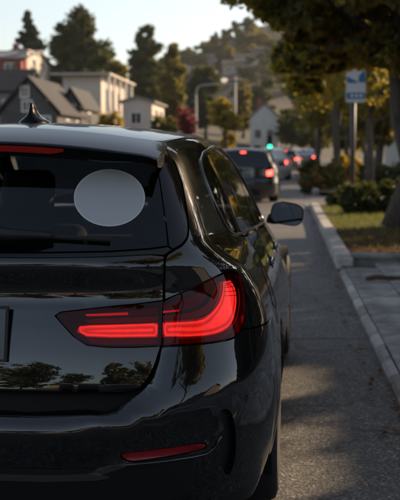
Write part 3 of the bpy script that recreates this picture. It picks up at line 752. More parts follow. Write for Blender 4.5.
# ------------------------------------------------------------------ houses
def rect_box(name, x0, x1, y0, y1, z0, z1, mat, par):
    return box(name, ((x0 + x1) / 2, (y0 + y1) / 2, (z0 + z1) / 2), (x1 - x0, y1 - y0, z1 - z0), MAT[mat], par)
def window_on(par, face, u, z, w, h, lim, door=False):
    """face 'S' (towards -y) or 'E' (towards +x); lim = wall plane"""
    nm = 'door' if door else 'window'
    fr = .09
    def piece(name, du0, du1, z0, z1, out0, out1, mat, p):
        if face == 'S': return rect_box(name, u + du0, u + du1, lim - out1, lim - out0, z + z0, z + z1, mat, p)
        return rect_box(name, lim + out0, lim + out1, u + du0, u + du1, z + z0, z + z1, mat, p)
    root = piece(nm, -w / 2, w / 2, -h / 2, h / 2, -.02, .02, 'door_paint' if door else 'house_glass', par)
    M = root.matrix_basis.inverted()
    def sub(name, *a):
        o = piece(name, *a, 'trim_white', root); o.location = M @ o.location
    sub('frame', -w / 2 - fr, -w / 2, -h / 2, h / 2, -.01, .06); sub('frame', w / 2, w / 2 + fr, -h / 2, h / 2, -.01, .06)
    sub('frame', -w / 2 - fr, w / 2 + fr, h / 2, h / 2 + fr, -.01, .065)
    if not door:
        sub('sill', -w / 2 - fr, w / 2 + fr, -h / 2 - fr, -h / 2, -.01, .10); sub('mullion', -.03, .03, -h / 2, h / 2, .02, .045)
    return root
def house(label, x0, x1, y0, y1, z0, z1, wall, roof, kind='gable', ridge='x', rh=1.6, wins=(), over=.35, cat='house', chimney=None):
    t = empty('house', (0, 0, 0), 0, label, cat)
    rect_box('wall', x0, x1, y0, y1, z0, z1, wall, t)
    if kind == 'flat':
        rf = rect_box('roof', x0 - over, x1 + over, y0 - over, y1 + over, z1, z1 + .22, roof, t)
        fz = box('fascia', (0, 0, -.01), (x1 - x0 + 2 * over + .06, y1 - y0 + 2 * over + .06, .14), MAT['wall_cream'], rf)
    else:
        bm = bmesh.new(); th = .16
        if ridge == 'x': A = [(x0 - over, y0 - over), (x0 - over, (y0 + y1) / 2), (x0 - over, y1 + over), (x1 + over, 0)]
        def prof(along, across0, across1, mid, zt):
            return [(across0, z1 - .10), (mid, z1 + rh), (across1, z1 - .10), (across1, z1 - .10 + th), (mid, z1 + rh + th), (across0, z1 - .10 + th)]
        if ridge == 'x':
            pr = prof(None, y0 - over, y1 + over, (y0 + y1) / 2, 0); e0, e1 = x0 - over, x1 + over; mk = lambda e, a, z: (e, a, z)
        else:
            pr = prof(None, x0 - over, x1 + over, (x0 + x1) / 2, 0); e0, e1 = y0 - over, y1 + over; mk = lambda e, a, z: (a, e, z)
        a = [bm.verts.new(mk(e0, p, z)) for p, z in pr]; b = [bm.verts.new(mk(e1, p, z)) for p, z in pr]
        for i in range(6): bm.faces.new((a[i], a[(i + 1) % 6], b[(i + 1) % 6], b[i]))
        bm.faces.new(a); bm.faces.new(list(reversed(b)))
        bmesh.ops.recalc_face_normals(bm, faces=bm.faces); rf = link('roof', bm_mesh(bm, 'roof'), MAT[roof], t)
        # gable ends
        for e in ((x0 + .003, x1 - .003) if ridge == 'x' else (y0 + .003, y1 - .003)):
            bm = bmesh.new()
            q = [(y0, z1), (y1, z1), ((y0 + y1) / 2, z1 + rh * .93)] if ridge == 'x' else [(x0, z1), (x1, z1), ((x0 + x1) / 2, z1 + rh * .93)]
            bm.faces.new([bm.verts.new(mk(e, p, z)) for p, z in q])
            link('gable', bm_mesh(bm, 'gable'), MAT[wall], t)
    if chimney:
        cx_, cy_, ch = chimney; box('chimney', (cx_, cy_, z1 + rh * .5 + ch / 2), (.6, .6, ch + rh), MAT['wall_red'], rf)
    for wdef in wins: window_on(t, wdef[0], *wdef[1:5], (y0 if wdef[0] == 'S' else x1), *wdef[5:])
    return t
# left side of the street, going away (px positions traced, depth from the slope they stand on)
def px_rect(px0, px1, pt, pb, d): a = at(px0, pt, d); b = at(px1, pb, d); return a[0], b[0], a[2], b[2]
x0, x1, zt, zb = px_rect(-40, 22, 91, 140, 80)
house('dark roofed bungalow beside the road, below the red walled house', x0, x1, 80, 86, .2, zt, 'wall_grey', 'roof_dark', 'gable', 'x', 1.75, [('S', x1 - 1.2, zt - 1.2, .8, 1.0)], chimney=(x1 - 1.5, 84.5, .9))
x0, x1, zt, zb = px_rect(-2, 56, 113, 140, 67)
house('charcoal house with wide steep front gable and small pale gable windows', x0, x1, 67, 76, .2, zt, 'wall_char', 'roof_dark', 'gable', 'y', 2.25, [('S', (x0 + x1) / 2 - .25, zt + 1.35, .42, .62), ('S', (x0 + x1) / 2 - .1, zt + .45, .55, .6), ('S', x1 - .8, zt - .6, .6, .7), ('E', 70, zt - .8, 1.0, .8), ('E', 73.5, zt - .8, 1.0, .8)], .3)
x0, x1, zt, zb = px_rect(60, 80, 108, 140, 74)
house('narrow dark gabled cottage in front of the flat roofed house', x0, x1, 74, 81, .2, zt, 'wall_char', 'roof_dark', 'gable', 'y', 1.35, [('S', (x0 + x1) / 2, zt - .1, .5, .6), ('E', 77, zt - .7, 1.2, .8)], .25)
x0, x1, zt, zb = px_rect(62, 101, 76, 140, 92)
house('flat roofed cream stucco house with white porch posts along its sunlit side', x0, x1, 92, 106, .3, zt, 'wall_pink', 'roof_grey', 'flat', wins=[('S', x0 + 1.0, zt - 1.6, 1.1, 1.0), ('E', 95, zt - 2.0, 1.0, 1.9), ('E', 98, zt - 2.0, 1.2, 1.9), ('E', 102, zt - 1.8, 1.6, 1.3)], over=.9)
hp = [o for o in COL.objects if o.name.startswith('house') and o.get('label', '').startswith('flat roofed cream')][0]
for yy in (91.6, 94.6, 98.0, 101.5, 105.5): rect_box('porch_post', x1 + .62, x1 + .82, yy - .1, yy + .1, zt - 4.2, zt, 'trim_white', hp)
rect_box('porch_rail', x1 + .66, x1 + .78, 94.8, 105.3, zt - 3.0, zt - 2.9, 'trim_white', hp); rect_box('porch_deck', x1 - .02, x1 + .95, 91.2, 106, zt - 4.45, zt - 4.2, 'wall_cream', hp)
x0, x1, zt, zb = px_rect(122, 152, 102, 140, 90)
house('small white bungalow with low roof right of the flat roofed house', x0, x1, 90, 99, .3, zt, 'wall_pink', 'roof_grey', 'gable', 'y', .35, [('E', 93, zt - 1.2, 1.4, 1.2), ('E', 96.5, zt - 1.2, 1.4, 1.2), ('S', x0 + 1.2, zt - 1.4, .8, .9)], .3)
x0, x1, zt, zb = px_rect(-30, 24, 58, 90, 112)
house('two storey house with dark red wall high on the left slope', x0, x1, 112, 124, 1.5, zt, 'wall_red', 'roof_grey', 'gable', 'x', 1.2, [('S', x1 - 1.6, zt - 1.2, 1.1, 1.2), ('S', x1 - 4.2, zt - 1.2, 1.1, 1.2), ('E', 115, zt - 1.2, 1.2, 1.2), ('E', 119, zt - 1.2, 1.2, 1.2)], .4, chimney=(x0 + 3, 119, 1.0))
x0, x1, zt, zb = px_rect(24, 33, 54, 90, 116)
house('narrow pale sunlit block joined to the red walled house', x0, x1, 113, 124, 1.5, zt, 'wall_cream', 'roof_brown', 'flat', wins=[('S', (x0 + x1) / 2, zt - 1.1, .5, 1.0), ('E', 116, zt - 1.2, 1.3, 1.1), ('E', 120, zt - 1.2, 1.3, 1.1)], over=.15)
x0, x1, zt, zb = px_rect(128, 142, 78, 120, 190)
house('cream house half hidden by trees on the hillside', x0, x1, 190, 200, 6, zt, 'wall_cream', 'roof_brown', 'gable', 'x', 1.3, [('S', x0 + .8, zt - 1.2, .8, 1.1), ('E', 194, zt - 1.2, 1.4, 1.2)], .3)
x0, x1, zt, zb = px_rect(250, 278, 118, 150, 150)
house('white gabled house at the bend where the street turns', x0, x1, 150, 160, .2, zt, 'wall_white', 'roof_grey', 'gable', 'y', 2.0, [('S', x0 + 1.1, 3.6, .8, 1.2), ('S', x0 + 2.8, 3.6, .8, 1.2), ('S', x0 + 2.8, 1.4, 1.0, 1.8, True), ('S', x0 + 1.0, 1.5, .9, 1.1)], .3, chimney=(x0 + 1.0, 155, 1.0))
hr = np.random.RandomState(3)
for i, (px, py, w) in enumerate(((232, 70, 9), (246, 60, 12), (262, 66, 10), (215, 74, 8), (196, 66, 9))):
    d = 345 + 6 * i; x = (px - 283) * K * d; zg = float(ground_z(x, d))
    house(['tan house on the hill above the utility pole', 'long cream house near the hilltop', 'grey roofed house on the hill above the white gabled house', 'small tan house low on the far hill', 'white house on the far hill behind the street lamp'][i], x - w * .35, x + w * .35, d, d + 7, zg - 2, zg + 3.2, ('wall_tan', 'wall_cream', 'wall_grey', 'wall_tan', 'wall_white')[i], 'roof_brown', 'gable', 'x', 1.5, [('S', x - 1.2, zg + 1.6, 1.2, 1.2), ('S', x + 1.2, zg + 1.6, 1.2, 1.2)], .4)
# right side
house('white house behind the bus stop on the side street', 5.5, 14, 47, 58, .05, 3.3, 'wall_white', 'roof_grey', 'gable', 'x', 1.5, [('S', 7.2, 1.7, 1.1, 1.2), ('S', 9.8, 1.7, 1.1, 1.2), ('S', 12.2, 1.3, 1.0, 2.1, True)], .4)
house('two storey tan house behind the planting bed on the right of the street', 11.5, 22, 4, 21, .05, 5.4, 'wall_tan', 'roof_brown', 'gable', 'y', 2.0, [('S', 14, 1.7, 1.2, 1.3), ('S', 18, 1.7, 1.2, 1.3)], .4)
house('grey bungalow on the right behind the estate car', 11, 20, -26, -6, .05, 3.4, 'wall_grey', 'roof_dark', 'gable', 'y', 1.8, [('S', 14, 1.7, 1.2, 1.3)], .4)
house('cream bungalow across the street behind the estate car', -24, -13.5, -34, -24, .05, 3.4, 'wall_cream', 'roof_brown', 'gable', 'y', 1.8, [('E', -31, 1.6, 1.4, 1.2), ('E', -27, 1.6, 1.4, 1.2)], .4)
house('pale house closing the view at the end of the street behind the estate car', -9, 8, -78, -68, .05, 4.6, 'wall_tan', 'roof_dark', 'gable', 'x', 2.0, [], .4)
house('long tan house across the street beside the estate car', -24, -14, -4, 14, .05, 3.6, 'wall_tan', 'roof_brown', 'gable', 'y', 1.8, [('E', 0, 1.7, 1.4, 1.2), ('E', 4, 1.7, 1.4, 1.2), ('E', 9, 1.7, 1.4, 1.2)], .4)
# ------------------------------------------------------------------ street furniture
def poly_obj(name, pts, mat, par, y, th=.004):
    bm = bmesh.new(); a = [bm.verts.new((x, y, z)) for x, z in pts]; b = [bm.verts.new((x, y + th, z)) for x, z in pts]
    bm.faces.new(a); bm.faces.new(list(reversed(b)))
    for i in range(len(pts)): bm.faces.new((a[i], a[(i + 1) % len(pts)], b[(i + 1) % len(pts)], b[i]))
    bmesh.ops.recalc_face_normals(bm, faces=bm.faces); return link(name, bm_mesh(bm, name), MAT[mat], par)
sx, sy, _ = at(350.5, 90, 27); sg_ = empty('bus_stop_sign', (sx, sy, .08), 0, 'white and blue bus stop sign on a dark post in the bed', 'sign')
tube('post', [(0.02, .04, -.2), (.02, .06, 3.2)], .068, MAT['pole_metal'], sg_, 12)
px2m = K * 27
def S_(px, py): return ((px - 350.5) * px2m, H_CAM + (150 - py) * px2m - .08)
pn = poly_obj('sign_panel', [S_(343.8, 71), S_(362.8, 71.5), S_(362.8, 102), S_(361.5, 103.5), S_(345, 103.5), S_(343.8, 102)], 'sign_white', sg_, -.02, .012)
poly_obj('sign_triangle', [S_(344.5, 78), S_(355, 83.5), S_(355, 84.5), S_(344.5, 84.5)], 'sign_blue', pn, -.026)
poly_obj('sign_triangle', [S_(356, 78), S_(362, 71.5), S_(362.6, 84), S_(356, 84)], 'sign_blue', pn, -.026)
poly_obj('sign_band', [S_(344.6, 94), S_(362, 94), S_(362, 100), S_(344.6, 100)], 'sign_blue', pn, -.026)
for k in range(3):
    poly_obj('sign_lettering', [S_(348 + 4.4 * k, 95.7), S_(351 + 4.4 * k, 95.7), S_(351 + 4.4 * k, 98.2), S_(348 + 4.4 * k, 98.2)], 'sign_text', pn, -.030)
# street lamp and utility pole on the left side of the street
lx, ly, lz = at(196, 86, 92); lp = empty('street_lamp', (lx, ly, 0), 0, 'grey street lamp with curved arm and round lit globe, beside the red maple', 'lamp')
tube('post', [(0, 0, 0), (0, 0, lz - .8)], [.13, .085], MAT['pole_grey'], lp, 12)
arm = [(0, 0, lz - .8), (.05, 0, lz - .35), (.3, 0, lz - .02), (1.0, 0, lz + .05), (2.2, 0, lz + .08)]
tube('arm', chaikin(np.array(arm), 2, False) if 'chaikin' in globals() else arm, .06, MAT['pole_grey'], lp, 8)
bm = bmesh.new(); bmesh.ops.create_uvsphere(bm, u_segments=20, v_segments=12, radius=.24); bmesh.ops.scale(bm, vec=(1.15, 1, .85), verts=bm.verts)
gl = link('lamp_globe', bm_mesh(bm, 'lamp_globe', True), MAT['lamp_globe'], lp, loc=(2.45, 0, lz + .42))
tube('lamp_neck', [(2.2, 0, lz + .08), (2.4, 0, lz + .12), (2.45, 0, lz + .25)], .07, MAT['pole_grey'], lp, 8)
ux, uy, uz = at(234.7, 78, 88); up = empty('utility_pole', (ux, uy, 0), 0, 'pale slim utility pole in front of the round yellow tree', 'pole')
tube('post', [(0, 0, 0), (0, 0, uz)], [.15, .11], MAT['pole_grey'], up, 12)
box('crossarm', (0, -.16, uz - .35), (1.3, .1, .12), MAT['wood_dead'], up)
for k in (-.55, -.2, .2, .55): tube('insulator', [(k, -.16, uz - .29), (k, -.16, uz - .15)], .035, MAT['trim_white'], up, 8)
# traffic signal showing green
gx, gy, gz = at(269.6, 147, 62); ts = empty('traffic_signal', (gx, gy, 0), 0, 'low post-mounted traffic signal showing a green light in the street ahead', 'signal')
tube('post', [(0, 0, 0), (0, 0, gz - .2)], .05, MAT['pole_metal'], ts, 10)
hs = box('signal_head', (0, 0, gz + .18), (.36, .26, .98), MAT['black_plastic'], ts, .03)
for k, m in ((-.28, 'green_signal'), (0, 'void'), (.28, 'void')):
    bm = bmesh.new(); bmesh.ops.create_uvsphere(bm, u_segments=16, v_segments=10, radius=.13); bmesh.ops.scale(bm, vec=(1, .35, 1), verts=bm.verts)
    link('signal_lens', bm_mesh(bm, 'signal_lens', True), MAT[m], hs, loc=(0, -.13, k + .1))
# fallen branch on the driveway
fx, fy, _ = at(366, 287, 10.4)
P = np.array([(0, 0, .01), (.10, .02, .03), (.25, .01, .02), (.5, -.03, .03), (.8, -.02, .02)])
V, F = tube_arrays(P, [.022, .024, .020, .016, .008], 8)
fb = empty('fallen_branch', (fx, fy, .062), 0, 'short dark fallen branch lying across the driveway slabs', 'branch')
link('stick', faces_mesh('stick', V, F), MAT['wood_dead'], fb); tube('twig', [(.3, .0, .03), (.42, .09, .05), (.5, .16, .04)], [.009, .006, .003], MAT['wood_dead'], fb, 6)

# ------------------------------------------------------------------ thin air haze over the whole valley
hz = NT('haze_air'); hz.t.nodes.remove(hz.b); pv = hz.n('ShaderNodeVolumePrincipled'); pv.inputs['Color'].default_value = (.92, .93, .95, 1); pv.inputs['Density'].default_value = .00013; pv.inputs['Anisotropy'].default_value = .3
hz.l(pv.outputs[0], hz.out.inputs['Volume']); MAT['haze_air'] = hz.m
tag(box('haze', (0, 548, 44), (1240, 1730, 93), hz.m), 'thin pale air haze lying over the street and hillside', 'haze', kind='stuff')
EST = Shape(
    side=[(.15, .80), (.22, .85), (.30, .885), (.40, .902), (.50, .911), (.60, .911), (.68, .905), (.74, .896), (.80, .882), (.85, .867), (.90, .847), (.95, .820), (.99, .794),
          (1.02, .773), (1.05, .757), (1.10, .736), (1.2, .697), (1.3, .652), (1.36, .622), (1.42, .58), (1.5, .5)],
    rear_c=[(0, 0), (1, 0)], rear_k=None,
    top=[(.0, 1.32), (.2, 1.372), (.45, 1.411), (.7, 1.430), (1.0, 1.442), (1.5, 1.449), (1.9, 1.449), (2.3, 1.437), (2.6, 1.408), (2.8, 1.365), (3.0, 1.28), (3.3, 1.13), (3.5, 1.03), (3.62, .99), (3.8, .965), (4.2, .91), (4.5, .84), (4.65, .74), (4.75, .6)],
    length=4.70, drop=.05, bow=[(0, 0), (.2, .003), (.4, .020), (.55, .050), (.65, .085), (.74, .135), (.80, .19), (.85, .27), (.90, .42), (.95, .7)],
    front=[(.15, 4.5), (.3, 4.66), (.5, 4.70), (.65, 4.70), (.8, 4.66), (1.0, 4.5), (1.5, 4.3)])
_yl = pchip(*zip(*[(.15, .20), (.24, .13), (.33, .075), (.40, .036), (.44, .022), (.49, .008), (.52, .001), (.535, .0)]))
_yh = pchip(*zip(*[(.5, .045), (.60, .052), (.632, .058), (.66, .062), (.72, .074), (.80, .097), (.86, .118), (.905, .133), (.925, .134), (.96, .122), (.985, .112), (1.0, .110), (1.012, .114), (1.03, .128), (1.05, .147), (1.07, .163), (1.15, .213), (1.25, .279), (1.36, .360), (1.42, .41), (1.5, .5)]))
_yk = pchip(*zip(*[(.5, .04), (.62, .045), (.74, .072), (.82, .095), (.86, .107), (.90, .118), (.96, .130), (1.0, .139), (1.05, .156), (1.07, .166), (1.15, .213), (1.25, .279), (1.36, .360), (1.42, .41), (1.5, .5)]))
_zc = pchip(*zip(*[(0, .532), (.2, .532), (.42, .536), (.52, .554), (.65, .588), (.82, .645), (.95, .69)]))
_zg = pchip(*zip(*[(0, .603), (.3, .603), (.40, .603), (.46, .607), (.50, .618), (.54, .642), (.575, .685), (.605, .745), (.64, .80), (.70, .83), (.95, .84)]))
_zl = pchip(*zip(*[(.3, .418), (.49, .428), (.72, .458), (.78, .51), (.85, .60)]))
def est_rear(x, z):
    """rear face: bumper below the crease, rising shelf up to the tailgate gap, tailgate and glass above"""
    zc = _zc(x); zg = _zg(x)
    b = sstep(x, .44, .74); yh = lambda q: _yh(q) * (1 - b) + _yk(q) * b
    s_ = np.clip((z - zc) / (zg - zc), 0, 1)
    up = yh(zg) * (s_ * s_ * (1 + .25) / (s_ + .25))
    r = np.where(z < zc, _yl(z - zc + .535), np.where(z < zg, up, yh(z)))
    hw = .023 - .018 * sstep(x, .46, .58); dep = .055 * (1 - sstep(x, .36, .56))
    r = r + dep * np.exp(-((z - zg) / hw) ** 4)
    return r - .010 * np.exp(-((z - _zl(x)) / .011) ** 2) * sstep(x, .40, .50)
EST.rear_fn = est_rear
def crp(P, n=4):
    P = [np.array(p, float) for p in P]; out = []
    for i in range(len(P) - 1):
        p0 = P[max(i - 1, 0)]; p1 = P[i]; p2 = P[i + 1]; p3 = P[min(i + 2, len(P) - 1)]
        for k in range(n):
            t = k / n; out.append(tuple(.5 * (2 * p1 + (p2 - p0) * t + (2 * p0 - 5 * p1 + 4 * p2 - p3) * t * t + (3 * p1 - p0 - 3 * p2 + p3) * t ** 3)))
    return out + [tuple(P[-1])]
CX, D0 = 1.0, 2.9
CAR_YAW = -math.atan(21 / F_PX)
_c, _s = math.cos(CAR_YAW), math.sin(CAR_YAW)
CAR_LOC = (-(CX * _c + D0 * _s), -(CX * _s - D0 * _c), 0)
_Rc = np.array(Euler((math.pi / 2 - PITCH, 0, YAW)).to_matrix())
_Rz = np.array(Matrix.Rotation(CAR_YAW, 3, 'Z'))
def px_dir(px, py):
    d = _Rc @ np.array([(px - 200) / F_PX, -(py - 250) / F_PX, -1.0]); return d / np.linalg.norm(d)
CAM_CAR = np.array([CX, -D0, H_CAM])
def PX(*pts):
    """photo pixels -> points on the estate's body (car frame)"""
    D = np.array([_Rz.T @ px_dir(*p) for p in pts]); O = np.repeat(CAM_CAR[None], len(pts), 0)
    return [q for q in EST.march(O, D, 8.5, 500, True, 2.0)]
def SD(*pts): return [EST.side(*p) for p in pts]
def RR(*pts): return [EST.rear(*p) for p in pts]
def TP(*pts): return [q for q in EST.top(np.array(pts, float))]
def mir(half):  # half runs centre -> right ... -> centre
    return list(half) + [np.array([-p[0], p[1], p[2]]) for p in reversed(half) if abs(p[0]) > 1e-6]

car = empty('estate_car', CAR_LOC, CAR_YAW, 'glossy black estate car with pale oval sticker on its rear window, parked beside the kerb', 'car')
def pan(name, loop, mat, parent=None, both=False, **kw):
    o = link(name, tri_panel(EST, loop, name=name, **kw), MAT[mat], parent or car)
    if both:
        o2 = link(name, tri_panel(EST, loop, name=name, mirror=True, **kw), MAT[mat], (parent if not isinstance(parent, tuple) else None) or car)
        return o, o2
    return o
# --- rear: loops traced right of the centre line
gateV = crp([(164, 256), (163.5, 278), (163, 300), (161.5, 330), (160, 346), (156.5, 360), (151, 373), (143, 384.5), (131, 392), (115, 395.5)], 2)
HG = PX(*gateV)
gate_bottom = RR((.40, .629), (.25, .628), (0, .628))
zt = lambda px, py: float(PX((px, py))[0][2])
gate_top = RR((0, zt(10, 257.5)), (.1, zt(10, 257.5))) + PX((10, 257.5), (60, 257.5), (110, 256.5), (150, 254.5))
lampG_out = PX((161, 345.5), (135, 347), (108, 347), (88, 345), (74, 336), (56, 316), (61, 312.5), (100, 308), (135, 304.5), (163, 301))   # tailgate lamp, outer edge anticlockwise from lower right
# tailgate sheet: right half down the shut line, with the lamp notched out
halfg = gate_top + HG[:4] + list(reversed(PX((161, 346), (135, 347.3), (108, 347.3), (87.5, 345.3), (73.5, 336.2), (55.2, 316), (60.6, 312.2), (100, 307.7), (135, 304.2), (163.2, 300.6)))) + HG[9:] + gate_bottom
pan('tailgate', mir(halfg), 'black_paint', ds=.012, gap=.0013)
blade_in = crp([(154, 156), (159, 175), (163.5, 205), (167, 230), (168.7, 246)])
blade_out = crp([(173, 249), (182, 243.5), (187.5, 234), (186.5, 214), (181.5, 184), (174, 162), (166, 148)])
pan('pillar_trim', PX(*blade_in) + PX(*blade_out), 'gloss_black', both=True, ds=.012, gap=.0009)
halfw = RR((0, zt(10, 252.3)), (.1, zt(10, 252.3))) + PX((10, 252.3), (60, 252), (110, 251), (150, 248.5), (168, 246), (166.5, 230), (163, 205), (158.5, 175), (153.5, 156)) + RR((.45, 1.362), (.2, 1.372), (0, 1.372))
pan('rear_window', mir(halfw), 'tint_glass', ds=.02, gap=.001, flange=.004)
# black rubber lip below the glass
pan('window_seal', mir(RR((0, zt(10, 257)), (.1, zt(10, 257))) + PX((10, 257), (60, 257), (110, 256), (150, 254), (164.5, 254.5), (172, 249), (168, 246.5), (150, 249), (110, 251.5), (60, 252.5), (10, 252.8)) + RR((.1, zt(10, 252.8)), (0, zt(10, 252.8)))), 'black_plastic', ds=.012, gap=.0005, off=-.003)
th = np.linspace(0, 2 * math.pi, 40, endpoint=False)
pan('window_sticker', PX(*[(109.5 + 35 * math.cos(t), 198 + 28 * math.sin(t)) for t in th]), 'sticker', ds=.015, gap=0, off=.0012, flange=.001)
th2 = [(109.5 + 35.6 * math.cos(t), 198 + 28.6 * math.sin(t)) for t in th]
pan('sticker_border', PX(*th2), 'sticker_edge', ds=.015, gap=0, off=.0014, flange=.001, holes=[PX(*[(109.5 + 34.2 * math.cos(t), 198 + 27.2 * math.sin(t)) for t in th])])
# --- lamps
lampQ = PX(*crp([(164.5, 301), (186, 291.5), (205, 282.5), (222, 274.5), (231, 272.5), (238, 275), (242, 285), (243.8, 300), (243, 318), (240, 329), (234, 337), (220, 341), (200, 343.5), (163, 346)]))
def lamp(mirror):
    m = (lambda o: o)
    root = link('tail_lamp', tri_panel(EST, lampQ, ds=.011, gap=.0006, off=.003, flange=.03, mirror=mirror, name='tail_lamp'), MAT['lamp_lens'], car)
    def sub(nm, lp, mt, off, fl=.004, sm=0, ds=.010):
        return link(nm, tri_panel(EST, lp, ds=ds, gap=0, off=off, flange=fl, mirror=mirror, name=nm, smooth_loop=sm), MAT[mt], root)
    sub('lamp_housing', lampQ, 'lamp_house', -.028, .0)
    L_out = crp([(163.8, 336.5), (205, 335), (226, 329.5), (236, 320), (240.2, 303), (239, 288), (234, 279)])
    L_in = crp([(225, 281), (224.5, 292), (220, 304), (211, 314), (198, 319.5), (163.8, 321.5)])
    sub('light_guide', PX(*(L_out + L_in)), 'lamp_glow', -.014, .012, 0, .006)
    sub('grey_reflection', PX((164, 320.5), (196, 318), (209, 312.5), (217, 304), (221, 292), (222, 283), (217, 284), (214.5, 294), (209, 303), (200, 309), (190, 312.5), (164, 315)), 'lamp_reflection', -.010, .006)  # strip imitates the grey reflection across the lens
    sub('inner_lamp', PX((164, 313), (189, 310), (200, 306), (208, 297), (211, 289), (198, 294), (164, 304)), 'lamp_red', -.016, .004)
    sub('inner_lamp', PX((164, 312.2), (180, 310.6), (180, 308.9), (164, 310.4)), 'lamp_dim', -.013, .002)
    sub('lower_lamp', PX((164, 338), (205, 336.7), (228, 331), (237.5, 323), (236.5, 330), (226, 337), (204, 341), (164, 343.5)), 'lamp_red', -.013, .004)
    for off_, line in ((.0, [(164.5, 320.9), (197, 318.8), (210, 313.2), (219, 303.5), (223.3, 292), (224, 282)]), (.0, [(164.5, 337.2), (205, 335.8), (226.5, 330.2), (236.8, 320.6), (241, 303), (239.8, 287.5)])):
        Q = np.array(PX(*crp(line))); Q = Q - EST.grad(Q) * .006; Q[:, 0] *= (-1 if mirror else 1)
        tube('lamp_rib', Q, .0016, MAT['lamp_rib'], root, 5)
    for k_ in range(4):
        a_ = (226.5 + .3 * k_, 283 + 4.2 * k_); b_ = (239 + .15 * k_, 281 + 4.6 * k_)
        if k_ > 4: a_ = (224 - 2.2 * (k_ - 4), 300 + 4 * (k_ - 4)); b_ = (239.5 - 2.2 * (k_ - 4), 306 + 6 * (k_ - 4))
        Q = np.array(PX(a_, ((a_[0] + b_[0]) / 2, (a_[1] + b_[1]) / 2), b_)); Q = Q - EST.grad(Q) * .010; Q[:, 0] *= (-1 if mirror else 1)
        tube('lamp_rib', Q, .0010, MAT['lamp_red'], root, 4)
    root2 = link('tail_lamp', tri_panel(EST, lampG_out, ds=.011, gap=.0006, off=.003, flange=.03, mirror=mirror, name='tail_lamp'), MAT['lamp_lens'], car)
    def sub2(nm, lp, mt, off, fl=.004):
        return link(nm, tri_panel(EST, lp, ds=.006 if nm == 'light_guide' else .010, gap=0, off=off, flange=fl, mirror=mirror, name=nm), MAT[mt], root2)
    sub2('lamp_housing', lampG_out, 'lamp_house', -.028, 0)
    sub2('light_guide', PX((158.5, 336.5), (110, 337), (86, 336), (76, 330.5), (79, 325), (90, 324), (158.7, 321.8)), 'lamp_glow', -.014, .012)
    sub2('grey_reflection', PX((158.7, 320.6), (90, 322.6), (84, 319.5), (100, 317.6), (158.7, 315.4)), 'lamp_reflection', -.010, .006)  # same reflection carried on across the tailgate lamp
    sub2('inner_lamp', PX((158.7, 314), (90, 316), (86, 313), (158.7, 306.5)), 'lamp_red', -.018, .004)
    sub2('inner_lamp', PX((128, 313.9), (86, 315.2), (85, 313.4), (128, 311.6)), 'lamp_dim', -.013, .002)
    sub2('lower_lamp', PX((158.7, 338), (110, 338.6), (87, 338), (92, 343), (110, 344.4), (158.7, 343.6)), 'lamp_red', -.013, .004)
lamp(False); lamp(True)
# --- bumper with reflector and vertical slot openings
def arch(ya, a0, a1, n=26, r=.362, zc=.335):
    return [(ya + r * math.cos(math.radians(a)), zc + r * math.sin(math.radians(a))) for a in np.linspace(a0, a1, n)]
seam = PX((241.2, 330)) + SD((.62, .775), (.72, .71), (.80, .668), arch(1.07, 124, 124, 1)[0])
lamp_bot = PX(*crp([(162.6, 346.8), (200, 344.2), (220, 341.7), (234.4, 337.6), (240, 330.5)]))
gate_edge = PX(*crp([(161, 349), (158.5, 362), (153.5, 375), (145.5, 387), (133, 396.5), (118, 404), (104, 409)], 3))
b_half = list(reversed(RR((.36, .593), (.2, .592), (0, .592))))  # centre -> right
b_half = RR((0, .586), (.2, .586), (.40, .587)) + list(reversed(gate_edge)) + lamp_bot + seam + SD(*arch(1.07, 128, 196, 22)) + SD((.62, .22)) + RR((.7, .24), (.5, .235), (0, .235))
refl = PX(*chaikin(np.array([(120, 457), (123, 453.5), (142, 451.5), (160, 449.5), (182, 446.4), (204, 442.8), (207.5, 445), (203.5, 450.5), (183, 454.2), (165, 457.2), (147, 460), (130, 462)]), 1))
slot = PX(*chaikin(np.array([(218.5, 413), (224, 409), (230, 411), (234, 422), (236, 441), (234.5, 462), (229, 476), (223.5, 471), (221, 455), (219.5, 436)]), 2))
mirror_pts = lambda L: [np.array([-p[0], p[1], p[2]]) for p in L]
pan('bumper', mir(b_half), 'black_paint', ds=.014, gap=.0013, holes=[refl, mirror_pts(refl), slot, mirror_pts(slot)], flange=.02)
pan('reflector', refl, 'reflector_red', both=True, ds=.01, gap=.001, off=-.003)
pan('air_slot', slot, 'black_plastic', both=True, ds=.012, gap=-.004, off=-.022, flange=0)
tl = PX((84, 475), (100, 469), (124, 464.5), (150, 462.5), (175, 459.5), (203, 455), (213, 450), (221, 436))
for sg in (1, -1):
    P = np.array(tl); Nn = EST.grad(P); Q = chaikin(P + Nn * .002, 2, False)
    Q[:, 0] *= sg
    tube('bumper_trim', Q, .0028, MAT['dark_chrome'], car, 6)
pan('lower_trim_sheen', mir(RR((0, .392), (.25, .393), (.40, .398), (.44, .385), (.40, .376), (.25, .372), (0, .371))), 'bumper_sheen', ds=.014, gap=0, off=.007)  # pale strip put in for a reflection along the lower trim
pan('bumper_trim_sheen', [np.array(q) for q in PX((82, 477), (98, 468.5), (124, 463), (127, 466), (104, 473), (90, 478.5))], 'bumper_sheen', both=True, ds=.01, gap=0, off=.004)  # short pale piece imitating the bright reflection beside the trim line
pan('valance', mir(RR((0, .408), (.3, .409), (.5, .412), (.66, .425), (.68, .38), (.66, .30), (.5, .25), (0, .25))), 'black_plastic', ds=.016, gap=0, off=.004)
